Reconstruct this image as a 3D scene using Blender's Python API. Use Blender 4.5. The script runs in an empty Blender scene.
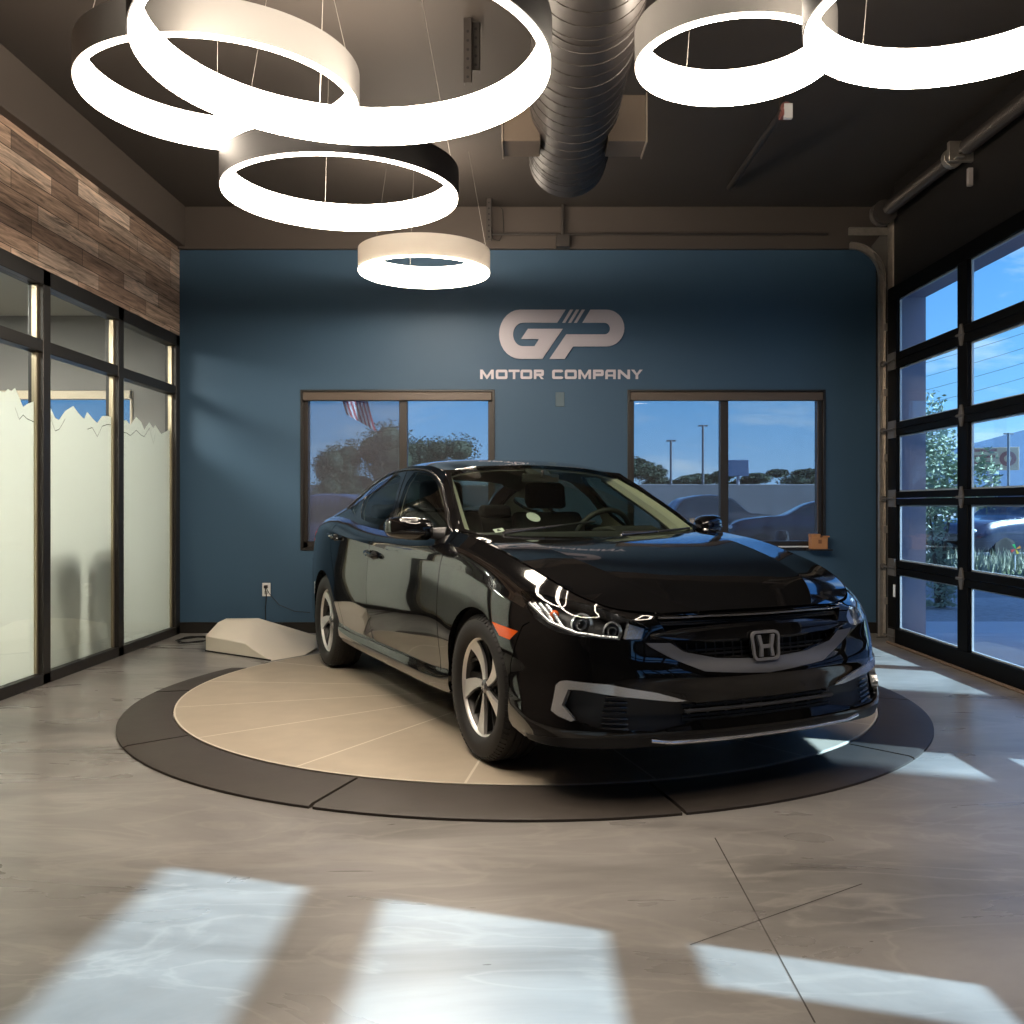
import bpy, bmesh, math, random
import numpy as np
from mathutils import Vector, Matrix
from mathutils.geometry import delaunay_2d_cdt
random.seed(7)
PI = math.pi
SC = bpy.context.scene
COL = SC.collection

# ------------------------------------------------------------------ materials
MATS = {}
def new_mat(name):
    m = bpy.data.materials.new(name); m.use_nodes = True
    nt = m.node_tree; nt.nodes.clear()
    out = nt.nodes.new('ShaderNodeOutputMaterial')
    MATS[name] = m
    return m, nt, out
def pbr(name, col, rough=.5, metal=0., coat=0., spec=.5, emit=None, estr=0., noise=None, bump=None):
    m, nt, out = new_mat(name)
    b = nt.nodes.new('ShaderNodeBsdfPrincipled')
    b.inputs['Base Color'].default_value = (*col, 1)
    b.inputs['Roughness'].default_value = rough
    b.inputs['Metallic'].default_value = metal
    b.inputs['Coat Weight'].default_value = coat
    b.inputs['Coat Roughness'].default_value = .02
    b.inputs['Specular IOR Level'].default_value = spec
    if emit:
        b.inputs['Emission Color'].default_value = (*emit, 1)
        b.inputs['Emission Strength'].default_value = estr
    if noise or bump:
        tc = nt.nodes.new('ShaderNodeTexCoord')
        n = nt.nodes.new('ShaderNodeTexNoise')
        sc = (noise or bump)[0]
        n.inputs['Scale'].default_value = sc; n.inputs['Detail'].default_value = 6
        nt.links.new(tc.outputs['Object'], n.inputs['Vector'])
        if noise:
            r = nt.nodes.new('ShaderNodeMixRGB'); r.blend_type = 'MIX'
            k = noise[1]
            r.inputs[1].default_value = (*[c*(1-k) for c in col], 1)
            r.inputs[2].default_value = (*[min(1, c*(1+k)) for c in col], 1)
            nt.links.new(n.outputs['Fac'], r.inputs[0]); nt.links.new(r.outputs[0], b.inputs['Base Color'])
        if bump:
            bp = nt.nodes.new('ShaderNodeBump'); bp.inputs['Strength'].default_value = bump[1]
            bp.inputs['Distance'].default_value = .01
            nt.links.new(n.outputs['Fac'], bp.inputs['Height']); nt.links.new(bp.outputs[0], b.inputs['Normal'])
    nt.links.new(b.outputs[0], out.inputs[0])
    return m
def glassy(name, tint=(.9, .95, .95), refl=.02, ior=1.5, veil=0., veilcol=(.5, .5, .5)):
    m, nt, out = new_mat(name)
    t = nt.nodes.new('ShaderNodeBsdfTransparent'); t.inputs[0].default_value = (*tint, 1)
    g = nt.nodes.new('ShaderNodeBsdfGlossy'); g.inputs['Roughness'].default_value = refl
    f = nt.nodes.new('ShaderNodeFresnel')
    ge = nt.nodes.new('ShaderNodeNewGeometry'); im = nt.nodes.new('ShaderNodeMapRange')
    im.inputs['To Min'].default_value = ior; im.inputs['To Max'].default_value = 1/ior     # thin sheet: same on both faces
    nt.links.new(ge.outputs['Backfacing'], im.inputs[0]); nt.links.new(im.outputs[0], f.inputs['IOR'])
    mx = nt.nodes.new('ShaderNodeMixShader')
    nt.links.new(f.outputs[0], mx.inputs[0])
    src = t.outputs[0]
    if veil:
        d = nt.nodes.new('ShaderNodeBsdfDiffuse'); d.inputs[0].default_value = (*veilcol, 1)
        m2 = nt.nodes.new('ShaderNodeMixShader'); m2.inputs[0].default_value = veil
        nt.links.new(t.outputs[0], m2.inputs[1]); nt.links.new(d.outputs[0], m2.inputs[2]); src = m2.outputs[0]
    nt.links.new(src, mx.inputs[1]); nt.links.new(g.outputs[0], mx.inputs[2])
    nt.links.new(mx.outputs[0], out.inputs[0])
    return m
def glow(name, col, s):
    m, nt, out = new_mat(name)
    e = nt.nodes.new('ShaderNodeEmission'); e.inputs[0].default_value = (*col, 1); e.inputs[1].default_value = s
    nt.links.new(e.outputs[0], out.inputs[0])
    return m

# ------------------------------------------------------------------ mesh building
class MB:
    def __init__(s): s.v = []; s.f = []
    def add(s, vs, fs, M=None):
        o = len(s.v)
        for p in vs:
            p = Vector(p)
            s.v.append(M @ p if M else p)
        s.f += [tuple(o+i for i in f) for f in fs]
        return s
    def box(s, x0, x1, y0, y1, z0, z1, M=None):
        vs = [(x, y, z) for x in (x0, x1) for y in (y0, y1) for z in (z0, z1)]
        return s.add(vs, [(0,1,3,2), (4,6,7,5), (0,4,5,1), (2,3,7,6), (0,2,6,4), (1,5,7,3)], M)
    def cbox(s, c, d, M=None):
        return s.box(c[0]-d[0]/2, c[0]+d[0]/2, c[1]-d[1]/2, c[1]+d[1]/2, c[2]-d[2]/2, c[2]+d[2]/2, M)
    def prism(s, pts, a, b, fn):
        """polygon pts (2D, may be concave) extruded from a to b; fn(p, t) -> 3D"""
        n = len(pts)
        o = len(s.v)
        s.v += [Vector(fn(p, a)) for p in pts] + [Vector(fn(p, b)) for p in pts]
        s.f.append(tuple(o+i for i in range(n))[::-1]); s.f.append(tuple(o+n+i for i in range(n)))
        for i in range(n):
            j = (i+1) % n
            s.f.append((o+i, o+j, o+n+j, o+n+i))
        return s
    def tube(s, pts, r, n=10, closed=False, caps=True):
        P = [Vector(p) for p in pts]; m = len(P); o = len(s.v)
        R = r if isinstance(r, (list, tuple)) else [r]*m
        up = None
        for i in range(m):
            a = P[(i-1) % m] if (closed or i > 0) else P[i]
            b = P[(i+1) % m] if (closed or i < m-1) else P[i]
            d = (b-a).normalized()
            if up is None:
                up = d.orthogonal().normalized()
            up = (up - d*up.dot(d)).normalized()
            sd = d.cross(up)
            for k in range(n):
                t = 2*PI*k/n
                s.v.append(P[i] + (up*math.cos(t) + sd*math.sin(t))*R[i])
        for i in range(m if closed else m-1):
            for k in range(n):
                k2 = (k+1) % n; i2 = (i+1) % m
                s.f.append((o+i*n+k, o+i*n+k2, o+i2*n+k2, o+i2*n+k))
        if caps and not closed:
            s.f.append(tuple(o+k for k in range(n))[::-1]); s.f.append(tuple(o+(m-1)*n+k for k in range(n)))
        return s
    def lathe(s, prof, n=48, M=None, closed=False, a0=0., a1=2*PI):
        """prof: (radius, axial) pairs, axis = local Z"""
        o = len(s.v); m = len(prof); full = abs(a1-a0-2*PI) < 1e-6
        cnt = n if full else n+1
        for k in range(cnt):
            t = a0+(a1-a0)*k/n
            for r, z in prof:
                p = Vector((r*math.cos(t), r*math.sin(t), z)); s.v.append(M @ p if M else p)
        for k in range(n):
            k2 = (k+1) % cnt
            for i in range(m if closed else m-1):
                i2 = (i+1) % m
                s.f.append((o+k*m+i, o+k2*m+i, o+k2*m+i2, o+k*m+i2))
        return s
    def cyl(s, p0, p1, r, n=20): return s.tube([p0, p1], r, n)
    def ball(s, c, r, n=16, m=10):
        if not isinstance(r, (tuple, list)): r = (r, r, r)
        o = len(s.v)
        for i in range(m+1):
            t = PI*i/m
            for k in range(n):
                a = 2*PI*k/n
                s.v.append(Vector((c[0]+r[0]*math.sin(t)*math.cos(a), c[1]+r[1]*math.sin(t)*math.sin(a), c[2]+r[2]*math.cos(t))))
        for i in range(m):
            for k in range(n):
                k2 = (k+1) % n
                s.f.append((o+i*n+k, o+(i+1)*n+k, o+(i+1)*n+k2, o+i*n+k2))
        return s
    def build(s, name, mat, parent=None, smooth=False, bevel=0., fix=True, seg=2):
        me = bpy.data.meshes.new(name)
        me.from_pydata([tuple(v) for v in s.v], [], s.f)
        if fix:
            bm = bmesh.new(); bm.from_mesh(me)
            bmesh.ops.remove_doubles(bm, verts=bm.verts, dist=1e-6)
            bmesh.ops.recalc_face_normals(bm, faces=bm.faces)
            bm.to_mesh(me); bm.free()
        o = bpy.data.objects.new(name, me); COL.objects.link(o)
        me.materials.append(mat)
        if parent: o.parent = parent
        if bevel:
            b = o.modifiers.new('bevel', 'BEVEL'); b.width = bevel; b.segments = seg; b.limit_method = 'ANGLE'; b.angle_limit = math.radians(35)
        if smooth or bevel:
            for p in me.polygons: p.use_smooth = True
            ang = math.radians(40)
            me.update()
            bm = bmesh.new(); bm.from_mesh(me)
            for e in bm.edges:
                if len(e.link_faces) == 2 and e.calc_face_angle(0) > ang: e.smooth = False
            bm.to_mesh(me); bm.free()
        return o
def tag(o, label=None, cat=None, group=None, kind=None):
    if label: o['label'] = label
    if cat: o['category'] = cat
    if group: o['group'] = group
    if kind: o['kind'] = kind
    return o
def empty(name, loc=(0, 0, 0), rz=0., label=None, cat=None, group=None):
    o = bpy.data.objects.new(name, None); COL.objects.link(o)
    o.empty_display_size = .1
    o.location = loc; o.rotation_euler = (0, 0, rz)
    return tag(o, label, cat, group)
def struct(o): o['kind'] = 'structure'; return o
def copy_tree(o, parent=None):
    c = o.copy(); COL.objects.link(c)
    if parent: c.parent = parent
    for ch in [x for x in bpy.data.objects if x.parent == o]: copy_tree(ch, c)
    return c

# ------------------------------------------------------------------ the camera of the photograph
FPX, VX, VY, CAMH = 943.3, 523.5, 505.5, 1.15
def at(px, py, Y):
    """world point seen at pixel (px, py) at depth Y"""
    return Vector(((px-VX)/FPX*Y, Y, CAMH-(py-VY)/FPX*Y))
def on_floor(px, py, z=0.):
    Y = FPX*(CAMH-z)/(py-VY)
    return Vector(((px-VX)/FPX*Y, Y, z))
# ------------------------------------------------------------------ smooth surfaces through a net of points
class Surf:
    """bicubic surface through ctrl[row][col]; u runs over columns, v over rows"""
    def __init__(s, ctrl, crow=(), ccol=(), sym0=False, sym1=False, vsym0=False):
        s.P = np.array(ctrl, float); R, C, _ = s.P.shape
        du = np.linalg.norm(np.diff(s.P, axis=1), axis=2).mean(0); dv = np.linalg.norm(np.diff(s.P, axis=0), axis=2).mean(1)
        s.U = np.concatenate([[0], np.cumsum(du)]); s.V = np.concatenate([[0], np.cumsum(dv)])
        s.crow = set(crow); s.ccol = set(ccol); s.sym0 = sym0; s.sym1 = sym1; s.vsym0 = vsym0
        s.TL, s.TR = s.tang(s.P.transpose(1, 0, 2)[None], s.U, s.ccol, sym0, sym1)
        s.TL = s.TL[0].transpose(1, 0, 2); s.TR = s.TR[0].transpose(1, 0, 2)
    @staticmethod
    def tang(P, K, crease, sym0, sym1):
        # P: (N, n, ..., 3) tangents along axis 1
        h = np.diff(K); sh = [1, len(h)]+[1]*(P.ndim-2)
        d = np.diff(P, axis=1)/h.reshape(sh)
        L = np.empty_like(P); n = P.shape[1]
        for i in range(n):
            if i == 0: L[:, 0] = d[:, 0]*(np.array([0, 1, 0]) if sym0 else 1)
            elif i == n-1: L[:, i] = d[:, -1]*(np.array([0, 1, 0]) if sym1 else 1)
            else: L[:, i] = (h[i]*d[:, i-1]+h[i-1]*d[:, i])/(h[i]+h[i-1])
        Rr = L.copy()
        for i in crease:
            if 0 < i < n-1: L[:, i] = d[:, i-1]; Rr[:, i] = d[:, i]
        return L, Rr
    @staticmethod
    def herm(a, b, ma, mb, t, h):
        t2 = t*t; t3 = t2*t
        return (2*t3-3*t2+1)*a+(t3-2*t2+t)*h*ma+(-2*t3+3*t2)*b+(t3-t2)*h*mb
    def ev(s, u, v):
        u = np.clip(np.asarray(u, float), 0, s.U[-1]); v = np.clip(np.asarray(v, float), 0, s.V[-1])
        i = np.clip(np.searchsorted(s.U, u, 'right')-1, 0, len(s.U)-2); h = s.U[i+1]-s.U[i]; t = (u-s.U[i])/h
        a = s.P[:, i].transpose(1, 0, 2); b = s.P[:, i+1].transpose(1, 0, 2)
        ma = s.TR[:, i].transpose(1, 0, 2); mb = s.TL[:, i+1].transpose(1, 0, 2)
        rows = s.herm(a, b, ma, mb, t[:, None, None], h[:, None, None])       # N,R,3
        L, Rr = s.tang(rows, s.V, s.crow, s.vsym0, False)
        j = np.clip(np.searchsorted(s.V, v, 'right')-1, 0, len(s.V)-2); g = s.V[j+1]-s.V[j]; w = (v-s.V[j])/g
        k = np.arange(len(u))
        return s.herm(rows[k, j], rows[k, j+1], Rr[k, j], L[k, j+1], w[:, None], g[:, None])
    def normal(s, u, v, e=2e-3):
        u = np.asarray(u, float); v = np.asarray(v, float)
        du = s.ev(u+e, v)-s.ev(u-e, v); dv = s.ev(u, v+e)-s.ev(u, v-e)
        n = np.cross(du, dv); l = np.linalg.norm(n, axis=1, keepdims=True); n = n/np.maximum(l, 1e-12)
        c = np.array(s.center) if hasattr(s, 'center') else np.array([-1.4, 0, .5])
        p = s.ev(u, v)
        q = p-c; q[:, 0] = np.where(np.abs(q[:, 0]) < 1.9, 0, q[:, 0]-np.sign(q[:, 0])*1.9)
        if np.median((n*q).sum(1)) < 0: n = -n
        return n
    def sample(s, nu=420, nv=150):
        if not hasattr(s, '_s'):
            uu, vv = np.meshgrid(np.linspace(0, s.U[-1], nu), np.linspace(0, s.V[-1], nv))
            uu = uu.ravel(); vv = vv.ravel(); s._s = (uu, vv, s.ev(uu, vv), s.normal(uu, vv))
        return s._s
    def find(s, fn, tgt, view=None, rng=None):
        uu, vv, P, N = s.sample()
        q = fn(P); d = ((q-np.array(tgt))**2).sum(1)
        if view is not None:
            d = np.where(view(P, N) > 0, d, 1e9)
        if rng: d = np.where((uu >= rng[0]) & (uu <= rng[1]), d, 1e9)
        k = int(d.argmin()); u, v = uu[k], vv[k]
        for _ in range(12):
            e = 1e-4
            p = fn(s.ev([u], [v]))[0]; pu = fn(s.ev([u+e], [v]))[0]; pv = fn(s.ev([u], [v+e]))[0]
            J = np.stack([(pu-p)/e, (pv-p)/e], 1); r = np.array(tgt)-p
            st, *_ = np.linalg.lstsq(J, r, rcond=1e-6)
            l = np.linalg.norm(st)
            if l > .03: st *= .03/l
            u = min(max(u+st[0], 0), s.U[-1]); v = min(max(v+st[1], 0), s.V[-1])
        p = fn(s.ev([u], [v]))[0]
        if ((p-np.array(tgt))**2).sum() > d[k]: u, v = uu[k], vv[k]
        return (float(u), float(v))
# the car's place: front axle centre on the turntable, heading out to the right
CAR = Vector((.580, 4.546, .0255)); YAW = .4515
CS, CC = math.sin(YAW), math.cos(YAW)
def cam_px(P):
    x, y, z = P[:, 0], -P[:, 1], P[:, 2]           # the visible flank is the car's right
    X = CAR.x+x*CS+y*CC; Z = CAR.y-x*CC+y*CS
    return np.stack([VX+FPX*X/Z, VY+FPX*(CAMH-CAR.z-z)/Z], 1)
def cam_view(P, N):
    x, y, z = P[:, 0], -P[:, 1], P[:, 2]
    # camera in car space
    cx, cy = -CAR.x*CS+CAR.y*CC, -CAR.x*CC-CAR.y*CS
    V = np.stack([cx-x, cy-y, CAMH-CAR.z-z], 1)
    M = N*np.array([1, -1, 1])
    return (V*M).sum(1)
def side(P): return P[:, [0, 2]]
def front(P): return P[:, [1, 2]]
def uv_loop(s, pts, rng=None):
    r = []
    for p in pts:
        if p[0] == 'uv': r.append((p[1], p[2]))
        elif p[0] == 's': r.append(s.find(side, p[1:], None, rng))
        elif p[0] == 'f': r.append(s.find(front, p[1:], None, rng))
        elif p[0] == 'c':                              # pixel, pinned to the centre line
            u, v = s.find(cam_px, p[1:], None, rng); r.append((0., v))
        else: r.append(s.find(cam_px, p, cam_view, rng))
    return r
def densify(loop, step=.02, closed=True):
    out = []
    n = len(loop)
    for i in range(n if closed else n-1):
        a = np.array(loop[i]); b = np.array(loop[(i+1) % n]); k = max(1, int(np.linalg.norm(b-a)/step))
        for j in range(k): out.append(tuple(a+(b-a)*j/k))
    if not closed: out.append(tuple(loop[-1]))
    return out
def round_loop(loop, k=1):
    """one or two rounds of corner cutting"""
    for _ in range(k):
        n = len(loop); o = []
        for i in range(n):
            a = np.array(loop[i]); b = np.array(loop[(i+1) % n])
            o += [tuple(a*.8+b*.2), tuple(a*.2+b*.8)]
        loop = o
    return loop
def strip(line, w):
    """closed strip polygon of width w about a polyline"""
    L = np.array(densify(line, .03, False)); n = len(L); a = []; b = []
    for i in range(n):
        d = L[min(i+1, n-1)]-L[max(i-1, 0)]; d = d/np.linalg.norm(d); m = np.array([-d[1], d[0]])*w/2
        a.append(tuple(L[i]+m)); b.append(tuple(L[i]-m))
    return a+b[::-1]
def panels(s, polys, step=.025):
    """cut the surface's (u,v) domain along the polygons; returns uv verts, faces, tag set per face"""
    U1, V1 = s.U[-1], s.V[-1]
    segs = []; verts = []; edges = []; faces = []
    def addloop(l):
        o = len(verts); n = len(l)
        for p in l: verts.append((min(max(p[0], 0), U1), min(max(p[1], 0), V1)))
        return [o+i for i in range(n)]
    for nm, lp in polys:
        lp = densify(lp, .03)
        ids = addloop(lp); edges += [(ids[i], ids[(i+1) % len(ids)]) for i in range(len(ids))]
        for i in range(len(lp)): segs.append((lp[i], lp[(i+1) % len(lp)]))
    us = sorted(set(np.round(np.concatenate([np.linspace(0, U1, int(U1/step)+1)]+[[s.U[k]-.004, s.U[k], s.U[k]+.004] for k in s.ccol]), 5)))
    vs = sorted(set(np.round(np.concatenate([np.linspace(0, V1, int(V1/(step*.8))+1)]+[[s.V[k]-.005, s.V[k], s.V[k]+.005] for k in s.crow]), 5)))
    us = [x for x in us if 0 <= x <= U1]; vs = [x for x in vs if 0 <= x <= V1]
    us[-1] = U1; vs[-1] = V1
    G = np.array([(a, b) for b in vs for a in us])
    onb = (G[:, 0] <= 0) | (G[:, 0] >= U1) | (G[:, 1] <= 0) | (G[:, 1] >= V1)
    if segs:
        A = np.array([q[0] for q in segs]); B = np.array([q[1] for q in segs]); D = B-A; L2 = np.maximum((D**2).sum(1), 1e-12)
        keep = np.ones(len(G), bool)
        for c in range(0, len(G), 2000):
            g = G[c:c+2000][:, None]
            t = np.clip(((g-A)*D).sum(2)/L2, 0, 1); d = np.linalg.norm(g-(A+t[..., None]*D), axis=2).min(1)
            keep[c:c+2000] = d > step*.28
        keep |= onb
        G = G[keep]
    o = len(verts); verts += [tuple(g) for g in G]
    r = delaunay_2d_cdt([Vector(v) for v in verts], edges, [], 0, 1e-6, True)
    uv = np.array([(p.x, p.y) for p in r[0]]); F = [f for f in r[2]]
    C = np.array([uv[list(f)].mean(0) for f in F]); T = [set() for _ in F]
    for nm, lp in polys:
        lp = np.clip(np.array(lp), [0, 0], [U1, V1]); ins = np.zeros(len(C), bool)
        for i in range(len(lp)):
            a, b = lp[i], lp[(i+1) % len(lp)]
            if a[1] == b[1]: continue
            c = (a[1] > C[:, 1]) != (b[1] > C[:, 1])
            ins ^= c & (C[:, 0] < (b[0]-a[0])*(C[:, 1]-a[1])/(b[1]-a[1])+a[0])
        for k in np.nonzero(ins)[0]: T[k].add(nm)
    return uv, F, T
def part_mesh(s, uv, F, name, mat, parent, sides=(1,), off=0., rim=.012, smooth=True, thick=False):
    """one mesh of the chosen faces on the given sides (+1 = car left, -1 = car right)"""
    used = sorted({i for f in F for i in f}); ix = {k: n for n, k in enumerate(used)}
    q = uv[used]; P = s.ev(q[:, 0], q[:, 1]); N = s.normal(q[:, 0], q[:, 1])
    if s.sym0 or s.sym1 or s.vsym0:
        c = np.abs(P[:, 1]) < 1e-4; N[c, 1] = 0; N /= np.linalg.norm(N, axis=1, keepdims=True)
    P = P+N*off
    cnt = {}
    for f in F:
        for a, b in zip(f, list(f[1:])+[f[0]]):
            cnt[(min(a, b), max(a, b))] = cnt.get((min(a, b), max(a, b)), 0)+1
    rims = [e for e, n in cnt.items() if n == 1 and not (abs(P[ix[e[0]], 1]) < 1e-4 and abs(P[ix[e[1]], 1]) < 1e-4)]
    V = []; FF = []; LN = []
    for sd in sides:
        S = np.array([1, sd, 1]); o = len(V)
        V += [tuple(p) for p in P*S]; n = N*S
        for f in F:
            g = [ix[i] for i in f]
            a, b, c = (P[g[0]]*S, P[g[1]]*S, P[g[2]]*S)
            if np.dot(np.cross(b-a, c-a), n[g[0]]) < 0: g = g[::-1]
            FF.append(tuple(o+i for i in g)); LN += [tuple(n[i]) for i in g]
        if rim and rims:
            rv = {}
            for e in rims:
                for k in e:
                    if k not in rv:
                        i = ix[k]; rv[k] = (len(V), len(V)+1)
                        V.append(tuple(P[i]*S)); V.append(tuple((P[i]-N[i]*rim)*S))
            for a, b in rims:
                FF.append((rv[a][0], rv[b][0], rv[b][1], rv[a][1])); LN += [(0, 0, 0)]*4
        if thick:
            o = len(V); V += [tuple(p) for p in (P-N*rim)*S]
            for f in F:
                FF.append(tuple(o+ix[i] for i in f)); LN += [(0, 0, 0)]*len(f)
    me = bpy.data.meshes.new(name); me.from_pydata(V, [], FF)
    for p in me.polygons: p.use_smooth = True
    me.normals_split_custom_set(LN)
    me.materials.append(mat)
    ob = bpy.data.objects.new(name, me); COL.objects.link(ob)
    if parent: ob.parent = parent
    return ob
def components(F, keep):
    par = {}
    def fd(a):
        while par[a] != a: par[a] = par[par[a]]; a = par[a]
        return a
    em = {}
    for i, f in enumerate(F):
        if not keep[i]: continue
        par[i] = i
        for a, b in zip(f, list(f[1:])+[f[0]]): em.setdefault((min(a, b), max(a, b)), []).append(i)
    for l in em.values():
        if len(l) == 2: par[fd(l[0])] = fd(l[1])
    g = {}
    for i in par: g.setdefault(fd(i), []).append(i)
    return list(g.values())
# ------------------------------------------------------------------ car
PAINT = pbr('car_paint', (.003, .003, .0034), .08, 0, 1.0, .12)
GLOSSBLK = pbr('gloss_black', (.006, .006, .007), .08, 0, .6)
REFL_GREY = pbr('reflection_grey', (.14, .145, .16), .33, .35)  # grey standing in for the reflection on black bumper paint
BLKPL = pbr('black_plastic', (.022, .022, .024), .42)
BLKLIP = pbr('black_lip', (.010, .010, .011), .42, 0, 0, .3); SLAT = pbr('grille_slat_grey', (.055, .055, .058), .4); EMB = pbr('emblem_chrome', (.42, .42, .44), .35, .6)
CHROME = pbr('chrome', (.80, .81, .83), .25, .78)
DCHROME = pbr('dark_chrome', (.24, .24, .25), .25, .9)
MACH = pbr('machined_alloy', (.74, .72, .70), .42, .75)
RIMDK = pbr('dark_alloy', (.05, .048, .047), .4, .8)
RUBBER = pbr('tyre_rubber', (.014, .013, .013), .65, 0, 0, .4)
VOID = pbr('shadow_black', (.004, .004, .004), .8)
WGLASS = glassy('windscreen_glass', (.62, .70, .62), .005, 1.5)
SGLASS = glassy('side_glass', (.42, .47, .43), .005, 1.5)
LENS = glassy('clear_lens', (.92, .95, .97), .01, 1.5)
AMBER = pbr('amber_lens', (.75, .10, .008), .15, 0, .5)
REDL = pbr('red_lens', (.55, .01, .015), .15, 0, .5)
CLOTH = pbr('seat_cloth', (.03, .03, .03), .9, noise=(60, .3))
TRIMB = pbr('beige_headliner', (.42, .40, .34), .9)
DASH = pbr('dashboard_plastic', (.018, .018, .018), .6)
WHITE = pbr('white_paper', (.8, .8, .8), .6)

car = empty('car', CAR, math.atan2(-CC, CS),
            'glossy black four-door sedan parked on the round turntable', 'car')

cols = {  # rows listed front centre -> round the flank -> rear centre
9: [(.850,0,.704),(.838,.25,.706),(.80,.44,.705),(.725,.585,.718),(.61,.685,.760),(.46,.735,.815),(.33,.752,.852),(0,.765,.925),(-.33,.762,.975),(-.50,.757,.992),(-1.05,.778,.970),(-1.60,.785,.972),(-2.15,.775,1.0),(-2.5,.76,1.03),(-2.7,.75,1.042),(-3.05,.735,1.04),(-3.35,.715,1.01),(-3.58,.64,1.0),(-3.68,.48,1.01),(-3.73,.25,1.02),(-3.75,0,1.02)],
8: [(0.858,0,0.66),(0.848,0.25,0.66),(0.814,0.456,0.665),(0.751,0.621,0.675),(0.639,0.732,0.7),(0.466,0.798,0.745),(0.33,0.816,0.785),(0,0.832,0.86),(-0.33,0.838,0.905),(-0.5,0.84,0.915),(-1.05,0.852,0.915),(-1.6,0.855,0.93),(-2.15,0.85,0.96),(-2.5,0.84,0.99),(-2.7,0.83,1.0),(-3.05,0.8,0.99),(-3.35,0.765,0.955),(-3.6,0.67,0.94),(-3.72,0.49,0.94),(-3.78,0.25,0.95),(-3.8,0,0.95)],
7: [(0.862,0,0.595),(0.852,0.25,0.597),(0.8232,0.4646,0.605),(0.7646,0.6376,0.622),(0.6544,0.7572,0.645),(0.4816,0.8258,0.69),(0.33,0.8546,0.725),(0,0.868,0.79),(-0.33,0.868,0.83),(-0.5,0.872,0.84),(-1.05,0.88,0.86),(-1.6,0.884,0.89),(-2.15,0.882,0.92),(-2.5,0.874,0.945),(-2.7,0.865,0.955),(-3.05,0.83,0.94),(-3.36,0.785,0.9),(-3.62,0.68,0.88),(-3.74,0.5,0.88),(-3.8,0.25,0.88),(-3.82,0,0.88)],
6: [(0.868,0,0.53),(0.86,0.25,0.533),(0.834,0.472,0.54),(0.774,0.647,0.555),(0.666,0.772,0.575),(0.497,0.841,0.61),(0.335,0.872,0.64),(0,0.885,0.69),(-0.33,0.884,0.71),(-0.5,0.886,0.72),(-1.05,0.893,0.73),(-1.6,0.897,0.75),(-2.15,0.895,0.77),(-2.5,0.89,0.79),(-2.7,0.885,0.8),(-3.05,0.855,0.79),(-3.37,0.8,0.76),(-3.63,0.69,0.74),(-3.75,0.5,0.73),(-3.8,0.25,0.73),(-3.82,0,0.73)],
5: [(0.9,0,0.468),(0.89,0.25,0.47),(0.852,0.482,0.48),(0.784,0.657,0.49),(0.673,0.779,0.505),(0.507,0.848,0.525),(0.34,0.88,0.55),(0,0.893,0.58),(-0.33,0.89,0.6),(-0.5,0.89,0.6),(-1.05,0.899,0.6),(-1.6,0.903,0.61),(-2.15,0.902,0.62),(-2.5,0.9,0.64),(-2.7,0.898,0.65),(-3.05,0.87,0.63),(-3.38,0.81,0.61),(-3.65,0.7,0.59),(-3.77,0.52,0.58),(-3.83,0.26,0.58),(-3.85,0,0.58)],
4: [(0.886,0,0.407),(0.878,0.25,0.408),(0.846,0.492,0.412),(0.784,0.667,0.418),(0.678,0.786,0.425),(0.512,0.851,0.435),(0.34,0.88,0.45),(0,0.893,0.47),(-0.33,0.886,0.48),(-0.5,0.88,0.47),(-1.05,0.886,0.46),(-1.6,0.89,0.46),(-2.15,0.89,0.47),(-2.5,0.895,0.49),(-2.7,0.895,0.5),(-3.05,0.87,0.49),(-3.38,0.81,0.47),(-3.64,0.7,0.46),(-3.77,0.52,0.45),(-3.82,0.26,0.45),(-3.84,0,0.45)],
3: [(0.88,0,0.325),(0.872,0.25,0.325),(0.8436,0.4958,0.328),(0.7828,0.6748,0.33),(0.6812,0.8026,0.335),(0.5158,0.8634,0.345),(0.34,0.8843,0.36),(0,0.888,0.37),(-0.33,0.868,0.35),(-0.5,0.862,0.335),(-1.05,0.862,0.33),(-1.6,0.862,0.33),(-2.15,0.862,0.335),(-2.5,0.874,0.36),(-2.7,0.882,0.37),(-3.05,0.865,0.37),(-3.37,0.81,0.36),(-3.62,0.7,0.35),(-3.74,0.52,0.35),(-3.79,0.26,0.35),(-3.81,0,0.35)],
2: [(0.893,0,0.252),(0.885,0.25,0.252),(0.8544,0.4972,0.253),(0.7922,0.6782,0.254),(0.6858,0.8108,0.257),(0.5172,0.8726,0.265),(0.335,0.8853,0.285),(0,0.88,0.29),(-0.33,0.874,0.28),(-0.5,0.874,0.268),(-1.05,0.876,0.262),(-1.6,0.876,0.262),(-2.15,0.876,0.268),(-2.5,0.876,0.29),(-2.7,0.876,0.3),(-3.05,0.858,0.3),(-3.35,0.8,0.29),(-3.58,0.69,0.28),(-3.69,0.51,0.28),(-3.74,0.26,0.28),(-3.76,0,0.28)],
1: [(0.886,0,0.216),(0.878,0.25,0.216),(0.846,0.493,0.213),(0.784,0.671,0.208),(0.6769999999999999,0.8004,0.205),(0.516,0.863,0.205),(0.33,0.8731,0.23),(0,0.865,0.24),(-0.33,0.862,0.235),(-0.5,0.86,0.225),(-1.05,0.862,0.222),(-1.6,0.862,0.222),(-2.15,0.862,0.225),(-2.5,0.862,0.24),(-2.7,0.86,0.25),(-3.05,0.84,0.25),(-3.33,0.785,0.24),(-3.54,0.675,0.235),(-3.64,0.5,0.23),(-3.68,0.26,0.23),(-3.7,0,0.23)]}
r0 = []
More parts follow.
